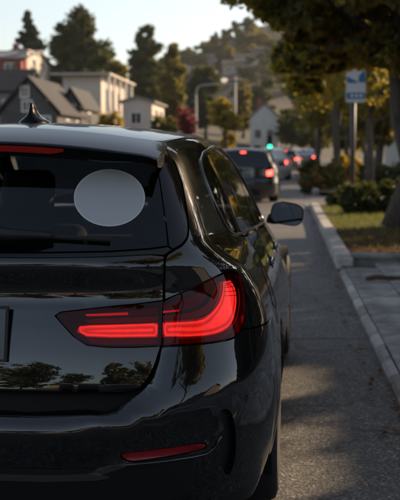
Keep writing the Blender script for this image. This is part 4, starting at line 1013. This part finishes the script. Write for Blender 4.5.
for sx in (.22, .66):
    for sg in (1, -1):
        p = EST.rear(sx, .545); n = EST.grad(p[None])[0]
        bm = bmesh.new(); bmesh.ops.create_cone(bm, cap_ends=True, segments=20, radius1=.011, radius2=.010, depth=.004)
        o = link('parking_sensor', bm_mesh(bm, 'parking_sensor'), MAT['black_paint'], car)
        q = Vector(n * np.array([sg, 1, 1])); o.location = (p[0] * sg + q.x * .0015, p[1] + q.y * .0015, p[2] + q.z * .0015); o.rotation_euler = q.to_track_quat('Z', 'Y').to_euler()
# --- sides
roofline = [(.55, .50), (.565, .8), (.575, 1.2), (.58, 1.8), (.575, 2.3), (.565, 2.58)]
RL = TP(*roofline)
apil_o = SD((2.9, 1.24), (3.2, 1.085), (3.38, .985))
dlo = [(3.26, .945), (3.02, 1.09), (2.72, 1.248), (2.45, 1.318), (2.1, 1.348), (1.7, 1.355), (1.3, 1.345), (.94, 1.330), (.78, 1.300), (.715, 1.245), (.71, 1.15), (.745, 1.072), (.79, 1.047), (.88, 1.034), (1.6, .999), (2.3, .964), (3.0, .930), (3.2, .922)]
DLO = SD(*dlo)
rdoor_edge = [(1.55, .990), (1.53, .93), (1.49, .80), (1.44, .68)]
quarter = PX((174.8, 161.5)) + TP((.537, .43)) + RL + apil_o + SD((3.36, .925)) + list(DLO[:1]) + DLO[1:14] + SD((1.45, .996), *rdoor_edge) + SD(*arch(1.07, 0, 124, 26)[5:]) + list(reversed(seam[1:-1])) + \
    PX(*crp([(241, 329.5), (244, 318), (244.6, 300), (242.8, 284.6), (238.5, 274.2), (231, 271.6), (221.7, 273.7), (204.5, 281.7), (185.7, 290.7), (164.8, 300)]), *crp([(165, 280), (166, 258), (174, 250.5), (183.2, 244.5), (188.5, 234), (187.4, 213), (182.4, 183)]))
pan('quarter_panel', quarter, 'black_paint', both=True, ds=.016, gap=.0014)
fd_r = [(2.44, .985), (2.43, .80), (2.42, .6), (2.42, .30)]
pan('rear_door', SD(*rdoor_edge, *arch(1.07, 24, 2, 8), (1.44, .30), (2.415, .29), (2.415, .6), (2.425, .8), (2.435, .945), (2.3, .953), (1.6, .988)), 'black_paint', both=True, ds=.03, gap=.002)
pan('front_door', SD((2.44, .945), (2.43, .8), (2.42, .6), (2.42, .29), (3.36, .29), (3.42, .5), (3.42, .8), (3.36, .905), (3.2, .911), (3.0, .918)), 'black_paint', both=True, ds=.03, gap=.002)
pan('front_fender', SD((3.43, .90), (3.43, .5), (3.40, .42), *arch(3.92, 175, 25, 22), (4.33, .62), (4.36, .74)) + TP((.70, 4.25), (.74, 3.8), (.76, 3.6)) , 'black_paint', both=True, ds=.03, gap=.002)
pan('side_skirt', SD((1.45, .285), (1.42, .2), (3.5, .2), (3.52, .28), (3.37, .282)), 'black_plastic', both=True, ds=.04, gap=.001)
pan('roof', mir(TP((0, .38), (.3, .385), (.5, .405), (.525, .43)) + TP(*[(x - .007, y) for x, y in roofline]) + TP((.4, 2.66), (0, 2.70))), 'roof_paint', mode='top', ds=.025, gap=.001)
pan('windscreen', mir(TP((0, 2.72), (.4, 2.68), (.56, 2.60), (.63, 3.0), (.70, 3.38), (.4, 3.50), (0, 3.54))), 'clear_glass', mode='top', ds=.04, gap=.001, flange=.005)
pan('bonnet', mir(TP((0, 3.57), (.4, 3.53), (.73, 3.43), (.735, 3.8), (.69, 4.25), (.5, 4.50), (0, 4.60))), 'black_paint', mode='top', ds=.04, gap=.002)
FC = lambda x, z: EST.march(np.array([[x, 3.4, z]]), np.array([[0, 1., 0]]), 2)[0]
pan('front_bumper', [FC(.004, .72)] + [FC(.004, z) for z in (.6, .45, .3)] + [FC(.004, .235), FC(.4, .23)] + list(reversed(SD((4.36, .735), (4.33, .61), *arch(3.92, 24, -18, 6), (4.27, .22)))) + TP((.695, 4.26), (.5, 4.505), (.25, 4.57)), 'black_paint', both=True, ds=.05, gap=.001)
for sg in (1, -1):
    P = np.array(RL); N = EST.grad(P); Q = P + N * .001; Q[:, 0] = (Q[:, 0] - .0035) * sg
    Q = np.vstack([np.array([[(.528) * sg, .425, TP((.528, .425))[0][2]]]), Q])
    tube('roof_strip', chaikin(Q, 2, False), .0042, MAT['gloss_black'], car, 6)
rd_o = [(.56, .44)] + [(x + .016, y) for x, y in roofline]; rd_i = [(.50, .41)] + [(x - .022, y) for x, y in roofline]
pan('roof_ditch', TP(*rd_o) + list(reversed(TP(*rd_i))), 'black_paint', both=True, mode='top', ds=.02, gap=0, off=-.0035, flange=0)
# windows of the side with divider posts
pan('quarter_window', SD((1.50, 1.352), *dlo[6:13], (.88, 1.034), (1.57, 1.001)), 'side_glass', both=True, ds=.03, gap=.003, off=-.003, flange=.004)
pan('rear_door_window', SD((2.46, 1.317), (2.1, 1.348), (1.7, 1.355), (1.56, 1.353), (1.63, .998), (2.3, .964), (2.42, .958)), 'side_glass', both=True, ds=.03, gap=.003, off=-.003, flange=.004)
pan('front_door_window', SD((2.55, 1.30), (2.72, 1.248), (3.02, 1.09), (3.24, .945), (3.2, .922), (3.0, .930), (2.50, .954)), 'side_glass', both=True, ds=.03, gap=.003, off=-.003, flange=.004)
pan('door_post', SD((2.46, 1.317), (2.55, 1.30), (2.50, .954), (2.42, .958)), 'gloss_black', both=True, ds=.03, gap=.0005, off=-.002)
pan('door_post', SD((1.50, 1.352), (1.56, 1.353), (1.63, .998), (1.57, 1.001)), 'gloss_black', both=True, ds=.03, gap=.0005, off=-.002)
for sg in (1, -1):
    P = chaikin(resample(np.array(DLO), .08), 2); P = np.vstack([P, P[:1]]); N = EST.grad(P); Q = P + N * .001; Q[:, 0] *= sg
    tube('window_trim', Q, .0062, MAT['satin_trim'], car, 6)
# handles, fuel flap outline, mirrors
for y0, z0 in ((1.74, .850), (2.74, .825)):
    for sg in (1, -1):
        pts = []
        for i, yy in enumerate(np.linspace(y0 - .12, y0 + .12, 9)):
            p = EST.side(yy, z0 + .004 * i / 8); n = EST.grad(p[None])[0]; b = .012 * math.sin(math.pi * (i + .35) / 8.7) ** .5
            p = p + n * b; pts.append((p[0] * sg, p[1], p[2]))
        V, F = tube_arrays(pts, [.007] + [.0095] * 7 + [.007], 10)
        o = link('door_handle', faces_mesh('door_handle', V, F), MAT['black_paint'], car)
        cup = np.array([EST.side(y0 + .11 * math.cos(t), z0 + .002 + .032 * math.sin(t)) for t in np.linspace(0, 2 * math.pi, 24, endpoint=False)])
        link('handle_recess', tri_panel(EST, cup, ds=.02, gap=0, off=.0012, flange=.001, mirror=sg < 0, name='handle_recess'), MAT['void'], o)
pts = [EST.side(1.02 + .09 * math.copysign(abs(math.cos(t)) ** .5, math.cos(t)), .83 + .075 * math.copysign(abs(math.sin(t)) ** .5, math.sin(t))) for t in np.linspace(0, 2 * math.pi, 60)]
Q = np.array(pts); Q = Q + EST.grad(Q) * .0004
tube('fuel_flap_seam', Q, .0013, MAT['void'], car, 5)
for sg in (1, -1):
    # mirror: rounded shell around an elliptical rear opening
    V = []; F = []; n = 28
    prof = [(.0, .99), (.010, 1.0), (.03, 1.0), (.07, .93), (.11, .74), (.135, .42), (.142, .08)]
    for dy, s in prof:
        for j in range(n):
            t = 2 * math.pi * j / n; cx_ = abs(math.cos(t)) ** .62 * math.copysign(1, math.cos(t)); cz = abs(math.sin(t)) ** .72 * math.copysign(1, math.sin(t))
            V.append(((.905 + .092 * s * cx_ + .010 * cz) * sg, 2.98 + dy - .016 * cx_ * s, .985 + .064 * s * cz - .014 * cx_ * s))
    for i in range(len(prof) - 1):
        for j in range(n): F.append((i * n + j, i * n + (j + 1) % n, (i + 1) * n + (j + 1) % n, (i + 1) * n + j))
    F.append(tuple(range((len(prof) - 1) * n, len(prof) * n)))
    mo = link('door_mirror', faces_mesh('door_mirror', V, F), MAT['black_paint'], car)
    ring = [((p[0] - .905 * sg) * .93 + .905 * sg, p[1] + .008, (p[2] - .985) * .93 + .985) for p in V[:n]]
    link('mirror_glass', faces_mesh('mirror_glass', ring, [tuple(range(n))], False), MAT['mirror_glass'], mo)
    inn = ring + V[:n]
    link('mirror_rim', faces_mesh('mirror_rim', inn, [(j, (j + 1) % n, n + (j + 1) % n, n + j) for j in range(n)], False), MAT['black_plastic'], mo)
    tube('mirror_arm', [(.80 * sg, 3.06, .955), (.83 * sg, 3.05, .945), (.87 * sg, 3.04, .945)], [.03, .024, .022], MAT['black_plastic'], mo, 10)
# --- spoiler with stop lamp
def spoiler():
    n = 49; xs = np.linspace(-.56, .56, n); rows = []; zc0 = EST.top(np.array([[0., .47]]))[0][2]
    for x in xs:
        a = abs(x); e = float(sstep(np.array(a), .43, .555))
        yb = .455 + .03 * e; zb_ = EST.top(np.array([[x, yb]]))[0][2]; top_b = (x, yb, zb_)
        y0_ = .205 + .5 * float(EST.bow(np.array(a))); ytip = y0_
        ztip = 1.366 - (zc0 - zb_) * .92; th = .034 - .012 * float(sstep(np.array(a), .36, .54))
        g = EST.march(np.array([[x, 1.3, ztip - th]]), np.array([[0, -1., 0]]), 1.6)[0]
        yi = g[1] + .005
        ym = .5 * (yb + ytip)
        rows.append([(x, yb, top_b[2] - .004), (x, yb - .004, top_b[2] + .002), (x, ym, .5 * (top_b[2] + ztip) + .006), (x, ytip + .02, ztip + .004), (x, ytip + .004, ztip - .001), (x, ytip, ztip - .18 * th),
                     (x, ytip + .012, ztip - th), (x, ytip + .022, ztip - 1.12 * th), (x, .5 * (ytip + yi), ztip - 1.18 * th), (x, max(yi, ytip + .03), ztip - 1.18 * th)])
    V = [p for r in rows for p in r]; m = len(rows[0]); F = []
    for i in range(n - 1):
        for j in range(m - 1): F.append((i * m + j, i * m + j + 1, (i + 1) * m + j + 1, (i + 1) * m + j))
    F.append(tuple(range(m))); F.append(tuple(reversed(range((n - 1) * m, n * m))))
    me = faces_mesh('spoiler', V, F)
    bm = bmesh.new(); bm.from_mesh(me); bmesh.ops.recalc_face_normals(bm, faces=bm.faces)
    for e in bm.edges:
        if len(e.link_faces) == 2 and e.calc_face_angle(0) > math.radians(38): e.smooth = False
    bm.to_mesh(me); bm.free()
    return link('spoiler', me, MAT['roof_paint'], car), rows
sp, sprows = spoiler()
# stop lamp strip in the spoiler's rear face (pointed ends)
V = []; F = []
sel = [r for r in sprows if abs(r[0][0]) <= .30]
for r in sel:
    a = np.array(r[5]); b = np.array(r[6]); x = abs(r[0][0]); k = max(0.0, (x - .245) / .055); k = min(1, k)
    t0 = .12; t1 = .78 - .62 * k
    for t in (t0, t1): V.append(a + (b - a) * t + np.array([0, -.0022, 0]))
for i in range(len(sel) - 1): F.append((2 * i, 2 * i + 1, 2 * i + 3, 2 * i + 2))
link('stop_lamp', faces_mesh('stop_lamp', V, F, False), MAT['stop_strip'], sp)
# --- antenna fin
V = []; F = []; ay = .95; az0 = EST.top(np.array([[0., ay]]))[0][2]
prof = [(.00, .056, .125), (.008, .052, .118), (.016, .040, .105), (.026, .025, .088), (.038, .0145, .066), (.054, .010, .044), (.068, .008, .030), (.075, .003, .018)]
n = 20
for h, wx, ly in prof:
    for j in range(n):
        t = 2 * math.pi * j / n; V.append((wx * math.copysign(abs(math.cos(t)) ** .8, math.cos(t)), ay + .035 * (0 if h == 0 else -h / .075) + ly * (math.sin(t) if math.sin(t) > 0 else .62 * math.sin(t)), az0 + h - .003))
for i in range(len(prof) - 1):
    for j in range(n): F.append((i * n + j, i * n + (j + 1) % n, (i + 1) * n + (j + 1) % n, (i + 1) * n + j))
F.append(tuple(range((len(prof) - 1) * n, len(prof) * n)))
link('roof_antenna', faces_mesh('roof_antenna', V, F), MAT['roof_paint'], car)
# --- rear wiper
def on_glass(p, off): p = np.array(p); q = EST.grad(p[None])[0]; return p + q * off
wp = PX((52, 239), (30, 239.5), (2, 240)) + RR((.02, 1.100))
arm = [on_glass(p, o) for p, o in zip(wp, (.020, .028, .034, .03))]
wi = tube('rear_wiper', chaikin(np.array(arm), 1, False), [.011, .014, .017, .020, .021, .022][:len(chaikin(np.array(arm), 1, False))], MAT['black_plastic'], car, 8)
bl = [on_glass(p, .010) for p in PX((110, 241.5), (80, 239.8), (50, 238.2), (20, 237.5))] + [on_glass(p, .010) for p in RR((.05, 1.11), (-.12, 1.108))]
tube('wiper_blade', np.array(bl), .008, MAT['rubber'], wi, 6)
# --- number plate and tow cover
pl = empty('number_plate', (0, 0, 0)); pl.parent = car
def plate_pt(x, z, o):
    return (x, .088 - o + (z - .80) * .21, z)
V = [plate_pt(x, z, o) for o in (.012, .0) for x, z in ((-.136, .722), (.136, .722), (.136, .880), (-.136, .880))]
F = [(0, 1, 2, 3), (1, 0, 4, 5), (2, 1, 5, 6), (3, 2, 6, 7), (0, 3, 7, 4)]
link('plate_frame', faces_mesh('plate_frame', V, F, False), MAT['black_plastic'], pl)
V = [plate_pt(x, z, .0135) for x, z in ((-.129, .729), (.129, .729), (.129, .873), (-.129, .873))]
link('plate_sheet', faces_mesh('plate_sheet', V, [(0, 1, 2, 3)], False), MAT['plate'], pl)
# --- dark inner shell below the belt, floor, cabin
us = np.linspace(-EST.US * math.pi / 2 - 2.1 - 1.2, EST.US * math.pi / 2 + 2.1 + 1.2, 150); 
V = []; nv = 14
for u in us:
    vs = np.linspace(-.42, .16, nv); P = EST.surf(np.stack([np.full(nv, u), vs], 1)); N = EST.grad(P); Q = P - N * .05
    Q[:, 2] = np.minimum(Q[:, 2], .93); V.append(Q)
V = np.vstack(V); F = []
for i in range(len(us) - 1):
    for j in range(nv - 1):
        q = (i * nv + j, (i + 1) * nv + j, (i + 1) * nv + j + 1, i * nv + j + 1)
        c = V[list(q)].mean(0)
        if any(abs(c[1] - ya) < .40 and c[2] < .76 and abs(c[0]) > .5 for ya in EST.axle): continue
        F.append(q)
link('inner_shell', faces_mesh('inner_shell', V, F), MAT['void'], car)
bm = bmesh.new(); box_bm(bm, (0, 2.35, .42), (1.16, 4.0, .40)); box_bm(bm, (0, 2.49, .30), (1.60, 2.0, .18)); box_bm(bm, (0, .55, .70), (1.2, .7, .02))
link('floor_pan', bm_mesh(bm, 'floor_pan'), MAT['void'], car)
def seat(x, y, w, hz, hs, hh, hz0):
    bm = bmesh.new()
    R = Matrix.Rotation(math.radians(-14), 3, 'X')
    box_bm(bm, (x, y + .25, .50), (w, .5, .14), .04)
    box_bm(bm, (x, y - .04, .76), (w, .12, hz), .05, R)
    s = link('seat', bm_mesh(bm, 'seat', True), MAT['seat_cloth'], car)
    for q in ((x,) if w < .7 else (x - .42, x, x + .42)):
        bm = bmesh.new(); box_bm(bm, (0, 0, 0), (hs, .10, hh), .055, R, 4)
        link('headrest', bm_mesh(bm, 'headrest', True), MAT['seat_cloth'], s, loc=(q, y - .12, hz0))
seat(0, 1.45, 1.25, .46, .24, .11, .985); seat(-.37, 2.35, .5, .60, .27, .24, 1.125); seat(.37, 2.35, .5, .60, .27, .24, 1.125)
bm = bmesh.new(); box_bm(bm, (0, 3.25, .86), (1.36, .42, .22), .06); link('dashboard', bm_mesh(bm, 'dashboard', True), MAT['seat_cloth'], car)
# --- wheels
def wheel(x, y, sg):
    w = empty('wheel', (x, y, .335), 0 if sg > 0 else math.pi); w.parent = car
    return w
TY = lathe_mesh('tyre', [(.232, -.115), (.25, -.122), (.29, -.127), (.318, -.118), (.331, -.095), (.335, -.05), (.335, .05), (.331, .095), (.318, .118), (.29, .127), (.25, .122), (.232, .112)], 64)
RM = lathe_mesh('rim', [(.232, -.11), (.222, -.10), (.215, .0), (.218, .085), (.232, .105), (.240, .112), (.236, .118), (.226, .114)], 64)
bm = bmesh.new()
for k in range(5):
    for dd in (-.16, .16):
        a = 2 * math.pi * k / 5 + dd; a2 = 2 * math.pi * k / 5 + dd * 1.35
        p0 = np.array([.088, .05 * math.cos(a), .05 * math.sin(a)]); p1 = np.array([.104, .228 * math.cos(a2), .228 * math.sin(a2)])
        V, F = tube_arrays([p0, .5 * (p0 + p1) + (.006, 0, 0), p1], [.022, .017, .015], 6)
        vs = [bm.verts.new(v) for v in V]
        for f in F:
            try: bm.faces.new([vs[i] for i in dict.fromkeys(f)])
            except ValueError: pass
SPK = bm_mesh(bm, 'spokes', True)
HUB = lathe_mesh('hub', [(.0, .112), (.03, .112), (.036, .106), (.062, .098), (.066, .06)], 32)
DSK = lathe_mesh('brake_disc', [(.06, .03), (.17, .03), (.17, .005), (.06, .005)], 40)
for x, y, sg in ((.785, 1.07, 1), (.785, 3.92, 1), (-.785, 1.07, -1), (-.785, 3.92, -1)):
    w = wheel(x, y, sg)
    link('tyre', TY, MAT['rubber'], w); link('rim', RM, MAT['rim_metal'], w); link('spokes', SPK, MAT['rim_metal'], w); link('hub', HUB, MAT['rim_metal'], w); link('brake_disc', DSK, MAT['dark_chrome'], w)
# wheel-arch liners
for ya in EST.axle:
    for sg in (1, -1):
        V = []; F = []
        for i, a in enumerate(np.linspace(-20, 200, 24)):
            for xx in (.56, .895): V.append((xx * sg, ya + .385 * math.cos(math.radians(a)), .335 + .385 * math.sin(math.radians(a))))
        for i in range(23): F.append((2 * i, 2 * i + 1, 2 * i + 3, 2 * i + 2))
        link('arch_liner', faces_mesh('arch_liner', V, F), MAT['void'], car)
# ------------------------------------------------------------------ traffic ahead
zq = lambda L: [(z * .865, v) for z, v in L]
SUV = Shape(
    side=zq([(.15, .80), (.25, .86), (.4, .90), (.6, .915), (.85, .91), (.95, .90), (1.02, .87), (1.10, .82), (1.3, .75), (1.5, .67), (1.58, .62), (1.7, .5)]),
    rear_c=zq([(.15, .25), (.3, .12), (.45, .02), (.58, .0), (.66, .02), (.70, .06), (.9, .08), (1.05, .09), (1.1, .11), (1.3, .19), (1.5, .29), (1.7, .4)]), rear_k=None,
    top=[(y, z * .865) for y, z in ((.0, 1.50), (.2, 1.55), (.5, 1.59), (1.2, 1.62), (1.9, 1.62), (2.4, 1.59), (2.7, 1.52), (3.0, 1.38), (3.3, 1.2), (3.45, 1.10), (3.6, 1.06), (4.1, 1.0), (4.4, .92), (4.55, .8), (4.65, .6))],
    length=4.6, bow=[(0, 0), (.3, .01), (.6, .05), (.75, .11), (.85, .22), (.9, .36), (.95, .6)], front=[(.15, 4.4), (.3, 4.55), (.6, 4.6), (.8, 4.58), (1.0, 4.5), (1.7, 4.2)], zroof=.05, kr=.06, rtire=.34, axle=(.95, 3.65))
SED = Shape(
    side=[(.15, .78), (.25, .84), (.4, .88), (.6, .89), (.8, .885), (.88, .87), (.95, .82), (1.0, .78), (1.2, .70), (1.35, .61), (1.45, .5)],
    rear_c=[(.15, .25), (.3, .12), (.45, .02), (.58, .0), (.66, .02), (.70, .05), (.9, .06), (.97, .08), (1.0, .14), (1.05, .5), (1.1, .62), (1.3, 1.0), (1.45, 1.2)], rear_k=None,
    top=[(.0, .98), (.1, 1.0), (.5, 1.06), (.8, 1.2), (1.2, 1.36), (1.6, 1.43), (2.1, 1.44), (2.5, 1.40), (2.9, 1.25), (3.3, 1.06), (3.45, 1.0), (3.7, .96), (4.2, .90), (4.5, .8), (4.6, .6)],
    length=4.6, bow=[(0, 0), (.3, .01), (.6, .05), (.75, .11), (.85, .22), (.9, .36), (.95, .6)], front=[(.15, 4.4), (.3, 4.55), (.6, 4.6), (.8, 4.58), (1.0, 4.5), (1.7, 4.2)], zroof=.05, kr=.06, rtire=.33, axle=(.95, 3.65))
def traffic_car(name, label, S, paintm, loc, rz, group=None, brake=True, third=True, face_front=False):
    c = empty(name, loc, rz, label, 'car', group)
    tall = S is SUV; zb = .925 if tall else .96; zt = 1.30 if tall else 1.33
    # skin: capsule grid, split into body and glass by height; wheel openings cut out
    us = np.linspace(-S.US * math.pi / 2 - 2.1 - 1.33, S.US * math.pi / 2 + 2.1 + 1.33, 130); nv = 44
    vs = np.linspace(-.44, .80, nv); UU, VV = np.meshgrid(us, vs, indexing='ij'); P = S.surf(np.stack([UU.ravel(), VV.ravel()], 1)); N = S.grad(P)
    bf = []; gf = []
    for i in range(len(us) - 1):
        for j in range(nv - 1):
            q = (i * nv + j, (i + 1) * nv + j, (i + 1) * nv + j + 1, i * nv + j + 1); m = P[list(q)].mean(0)
            if any(math.hypot(m[1] - ya, m[2] - S.rt) < .37 and abs(m[0]) > .6 for ya in S.axle): continue
            pil = abs(m[0]) > .1 and (min(abs(m[1] - yy) for yy in (.62 if tall else 1.05, 1.55, 2.5)) < .07) and abs(N[q[0]][0]) > .6
            corner = abs(N[q[0]][0]) > .35 and abs(N[q[0]][1]) > .38
            roofy = N[q[0]][2] > .82
            (gf if (zb < m[2] < zt and not pil and not corner and not roofy) else bf).append(q)
    body = faces_mesh('body', P, bf); body.normals_split_custom_set_from_vertices(N.tolist())
    adj = {}
    for k, q in enumerate(gf):
        for e in ((q[0], q[1]), (q[1], q[2]), (q[2], q[3]), (q[3], q[0])): adj.setdefault((min(e), max(e)), []).append(k)
    nb = [[] for _ in gf]
    for v in adj.values():
        if len(v) == 2: nb[v[0]].append(v[1]); nb[v[1]].append(v[0])
    seen = [False] * len(gf); panes = []
    for k in range(len(gf)):
        if seen[k]: continue
        st = [k]; seen[k] = True; comp = []
        while st:
            c_ = st.pop(); comp.append(gf[c_])
            for d_ in nb[c_]:
                if not seen[d_]: seen[d_] = True; st.append(d_)
        if len(comp) < 4: continue
        g = faces_mesh('glass', P, comp); g.normals_split_custom_set_from_vertices(N.tolist()); panes.append(g)
    for me in [body] + panes:
        bm = bmesh.new(); bm.from_mesh(me); bmesh.ops.delete(bm, geom=[v for v in bm.verts if not v.link_faces], context='VERTS'); bm.to_mesh(me); bm.free()
    link('body', body, MAT[paintm], c); [link('window', g, MAT['house_glass'], c) for g in panes]
    tp = [(x, y) for x, y in ((-.5, .45), (.5, .45), (.5, 2.6), (-.5, 2.6))] if tall else [(-.45, 1.25), (.45, 1.25), (.45, 2.6), (-.45, 2.6)]
    link('roof', tri_panel(S, [q for q in S.top(np.array(tp, float))], mode='top', ds=.1, gap=0, off=.004, name='roof'), MAT[paintm], c)
    hd = [(-.55, 3.5), (.55, 3.5), (.55, 4.3), (-.55, 4.3)]
    link('bonnet', tri_panel(S, [q for q in S.top(np.array(hd, float))], mode='top', ds=.1, gap=0, off=.004, name='bonnet'), MAT[paintm], c)
    for sg in (1, -1):
        lz0, lz1 = (.69, .84) if tall else (.72, .86)
        lp = [S.rear(x, z) for x, z in ((.61, lz0), (.74, lz0 + .01), (.75, lz1), (.60, lz1 - .03))]
        link('tail_light', tri_panel(S, lp, ds=.04, gap=0, off=.006, name='tail_light', mirror=sg < 0), MAT['brake_far' if brake else 'lamp_red'], c)
        fp = [S.march(np.array([[x, 3.0, z]]), np.array([[0, 1., 0]]), 2.2)[0] for x, z in ((.42, .66), (.68, .68), (.70, .78), (.44, .74))]
        link('headlight', tri_panel(S, fp, ds=.04, gap=0, off=.006, name='headlight', mirror=sg < 0), MAT['head_far' if face_front else 'chrome'], c)
    if third and tall:
        l3 = [S.rear(x, z) for x, z in ((-.06, 1.265), (.06, 1.265), (.06, 1.29), (-.06, 1.29))]
        link('stop_light', tri_panel(S, l3, ds=.04, gap=0, off=.012, name='stop_light'), MAT['brake_far' if brake else 'lamp_red'], c)
    pl = [S.rear(x, z) for x, z in ((-.2, .66), (.2, .66), (.2, .76), (-.2, .76))]
    link('number_plate', tri_panel(S, pl, ds=.05, gap=0, off=.01, name='number_plate'), MAT['plate'], c)
    bm = bmesh.new(); box_bm(bm, (0, 2.3, .38), (1.2, 4.1, .36)); link('floor_pan', bm_mesh(bm, 'floor_pan'), MAT['void'], c)
    bm = bmesh.new(); box_bm(bm, (0, 2.0, .9), (1.2, 2.0, .5), .1); link('cabin', bm_mesh(bm, 'cabin'), MAT['void'], c)
    for sg in (1, -1):
        for ya in S.axle:
            w = empty('wheel', (.77 * sg, ya, .335), 0 if sg > 0 else math.pi); w.parent = c
            link('tyre', TY, MAT['rubber'], w); link('rim', RM, MAT['rim_metal'], w); link('spokes', SPK, MAT['rim_metal'], w); link('hub', HUB, MAT['rim_metal'], w)
        bm = bmesh.new(); box_bm(bm, (.95 * sg, 2.95, zb + .04), (.2, .12, .14), .04); link('door_mirror', bm_mesh(bm, 'door_mirror', True), MAT[paintm], c)
    return c
traffic_car('traffic_car', 'dark crossover with brake lights lit, directly ahead of the parked estate car', SUV, 'dark_blue_paint', (-1.02, 26.5, 0), -.01)
def ahead(px, d): return ((px - 283) * K * d, d, 0)
traffic_car('traffic_car', 'silver saloon braking in the street beyond the dark crossover', SED, 'silver_paint', ahead(270, 47), -.02)
traffic_car('traffic_car', 'grey crossover braking beyond the silver saloon', SUV, 'grey_paint', ahead(285, 68), -.06)
traffic_car('traffic_car', 'white saloon braking where the street begins to bend', SED, 'white_paint', ahead(293, 92), -.12)
traffic_car('traffic_car', 'dark crossover stopped in the bend, farthest of the braking cars', SUV, 'dark_blue_paint', ahead(299, 118), -.18)
traffic_car('traffic_car', 'grey saloon braking on the right of the queue before the bend', SED, 'grey_paint', ahead(304, 82), -.1)
traffic_car('traffic_car', 'white crossover coming the other way with headlights on', SUV, 'white_paint', (ahead(279, 104)[0], 104, 0), math.pi - .1, brake=False, face_front=True)
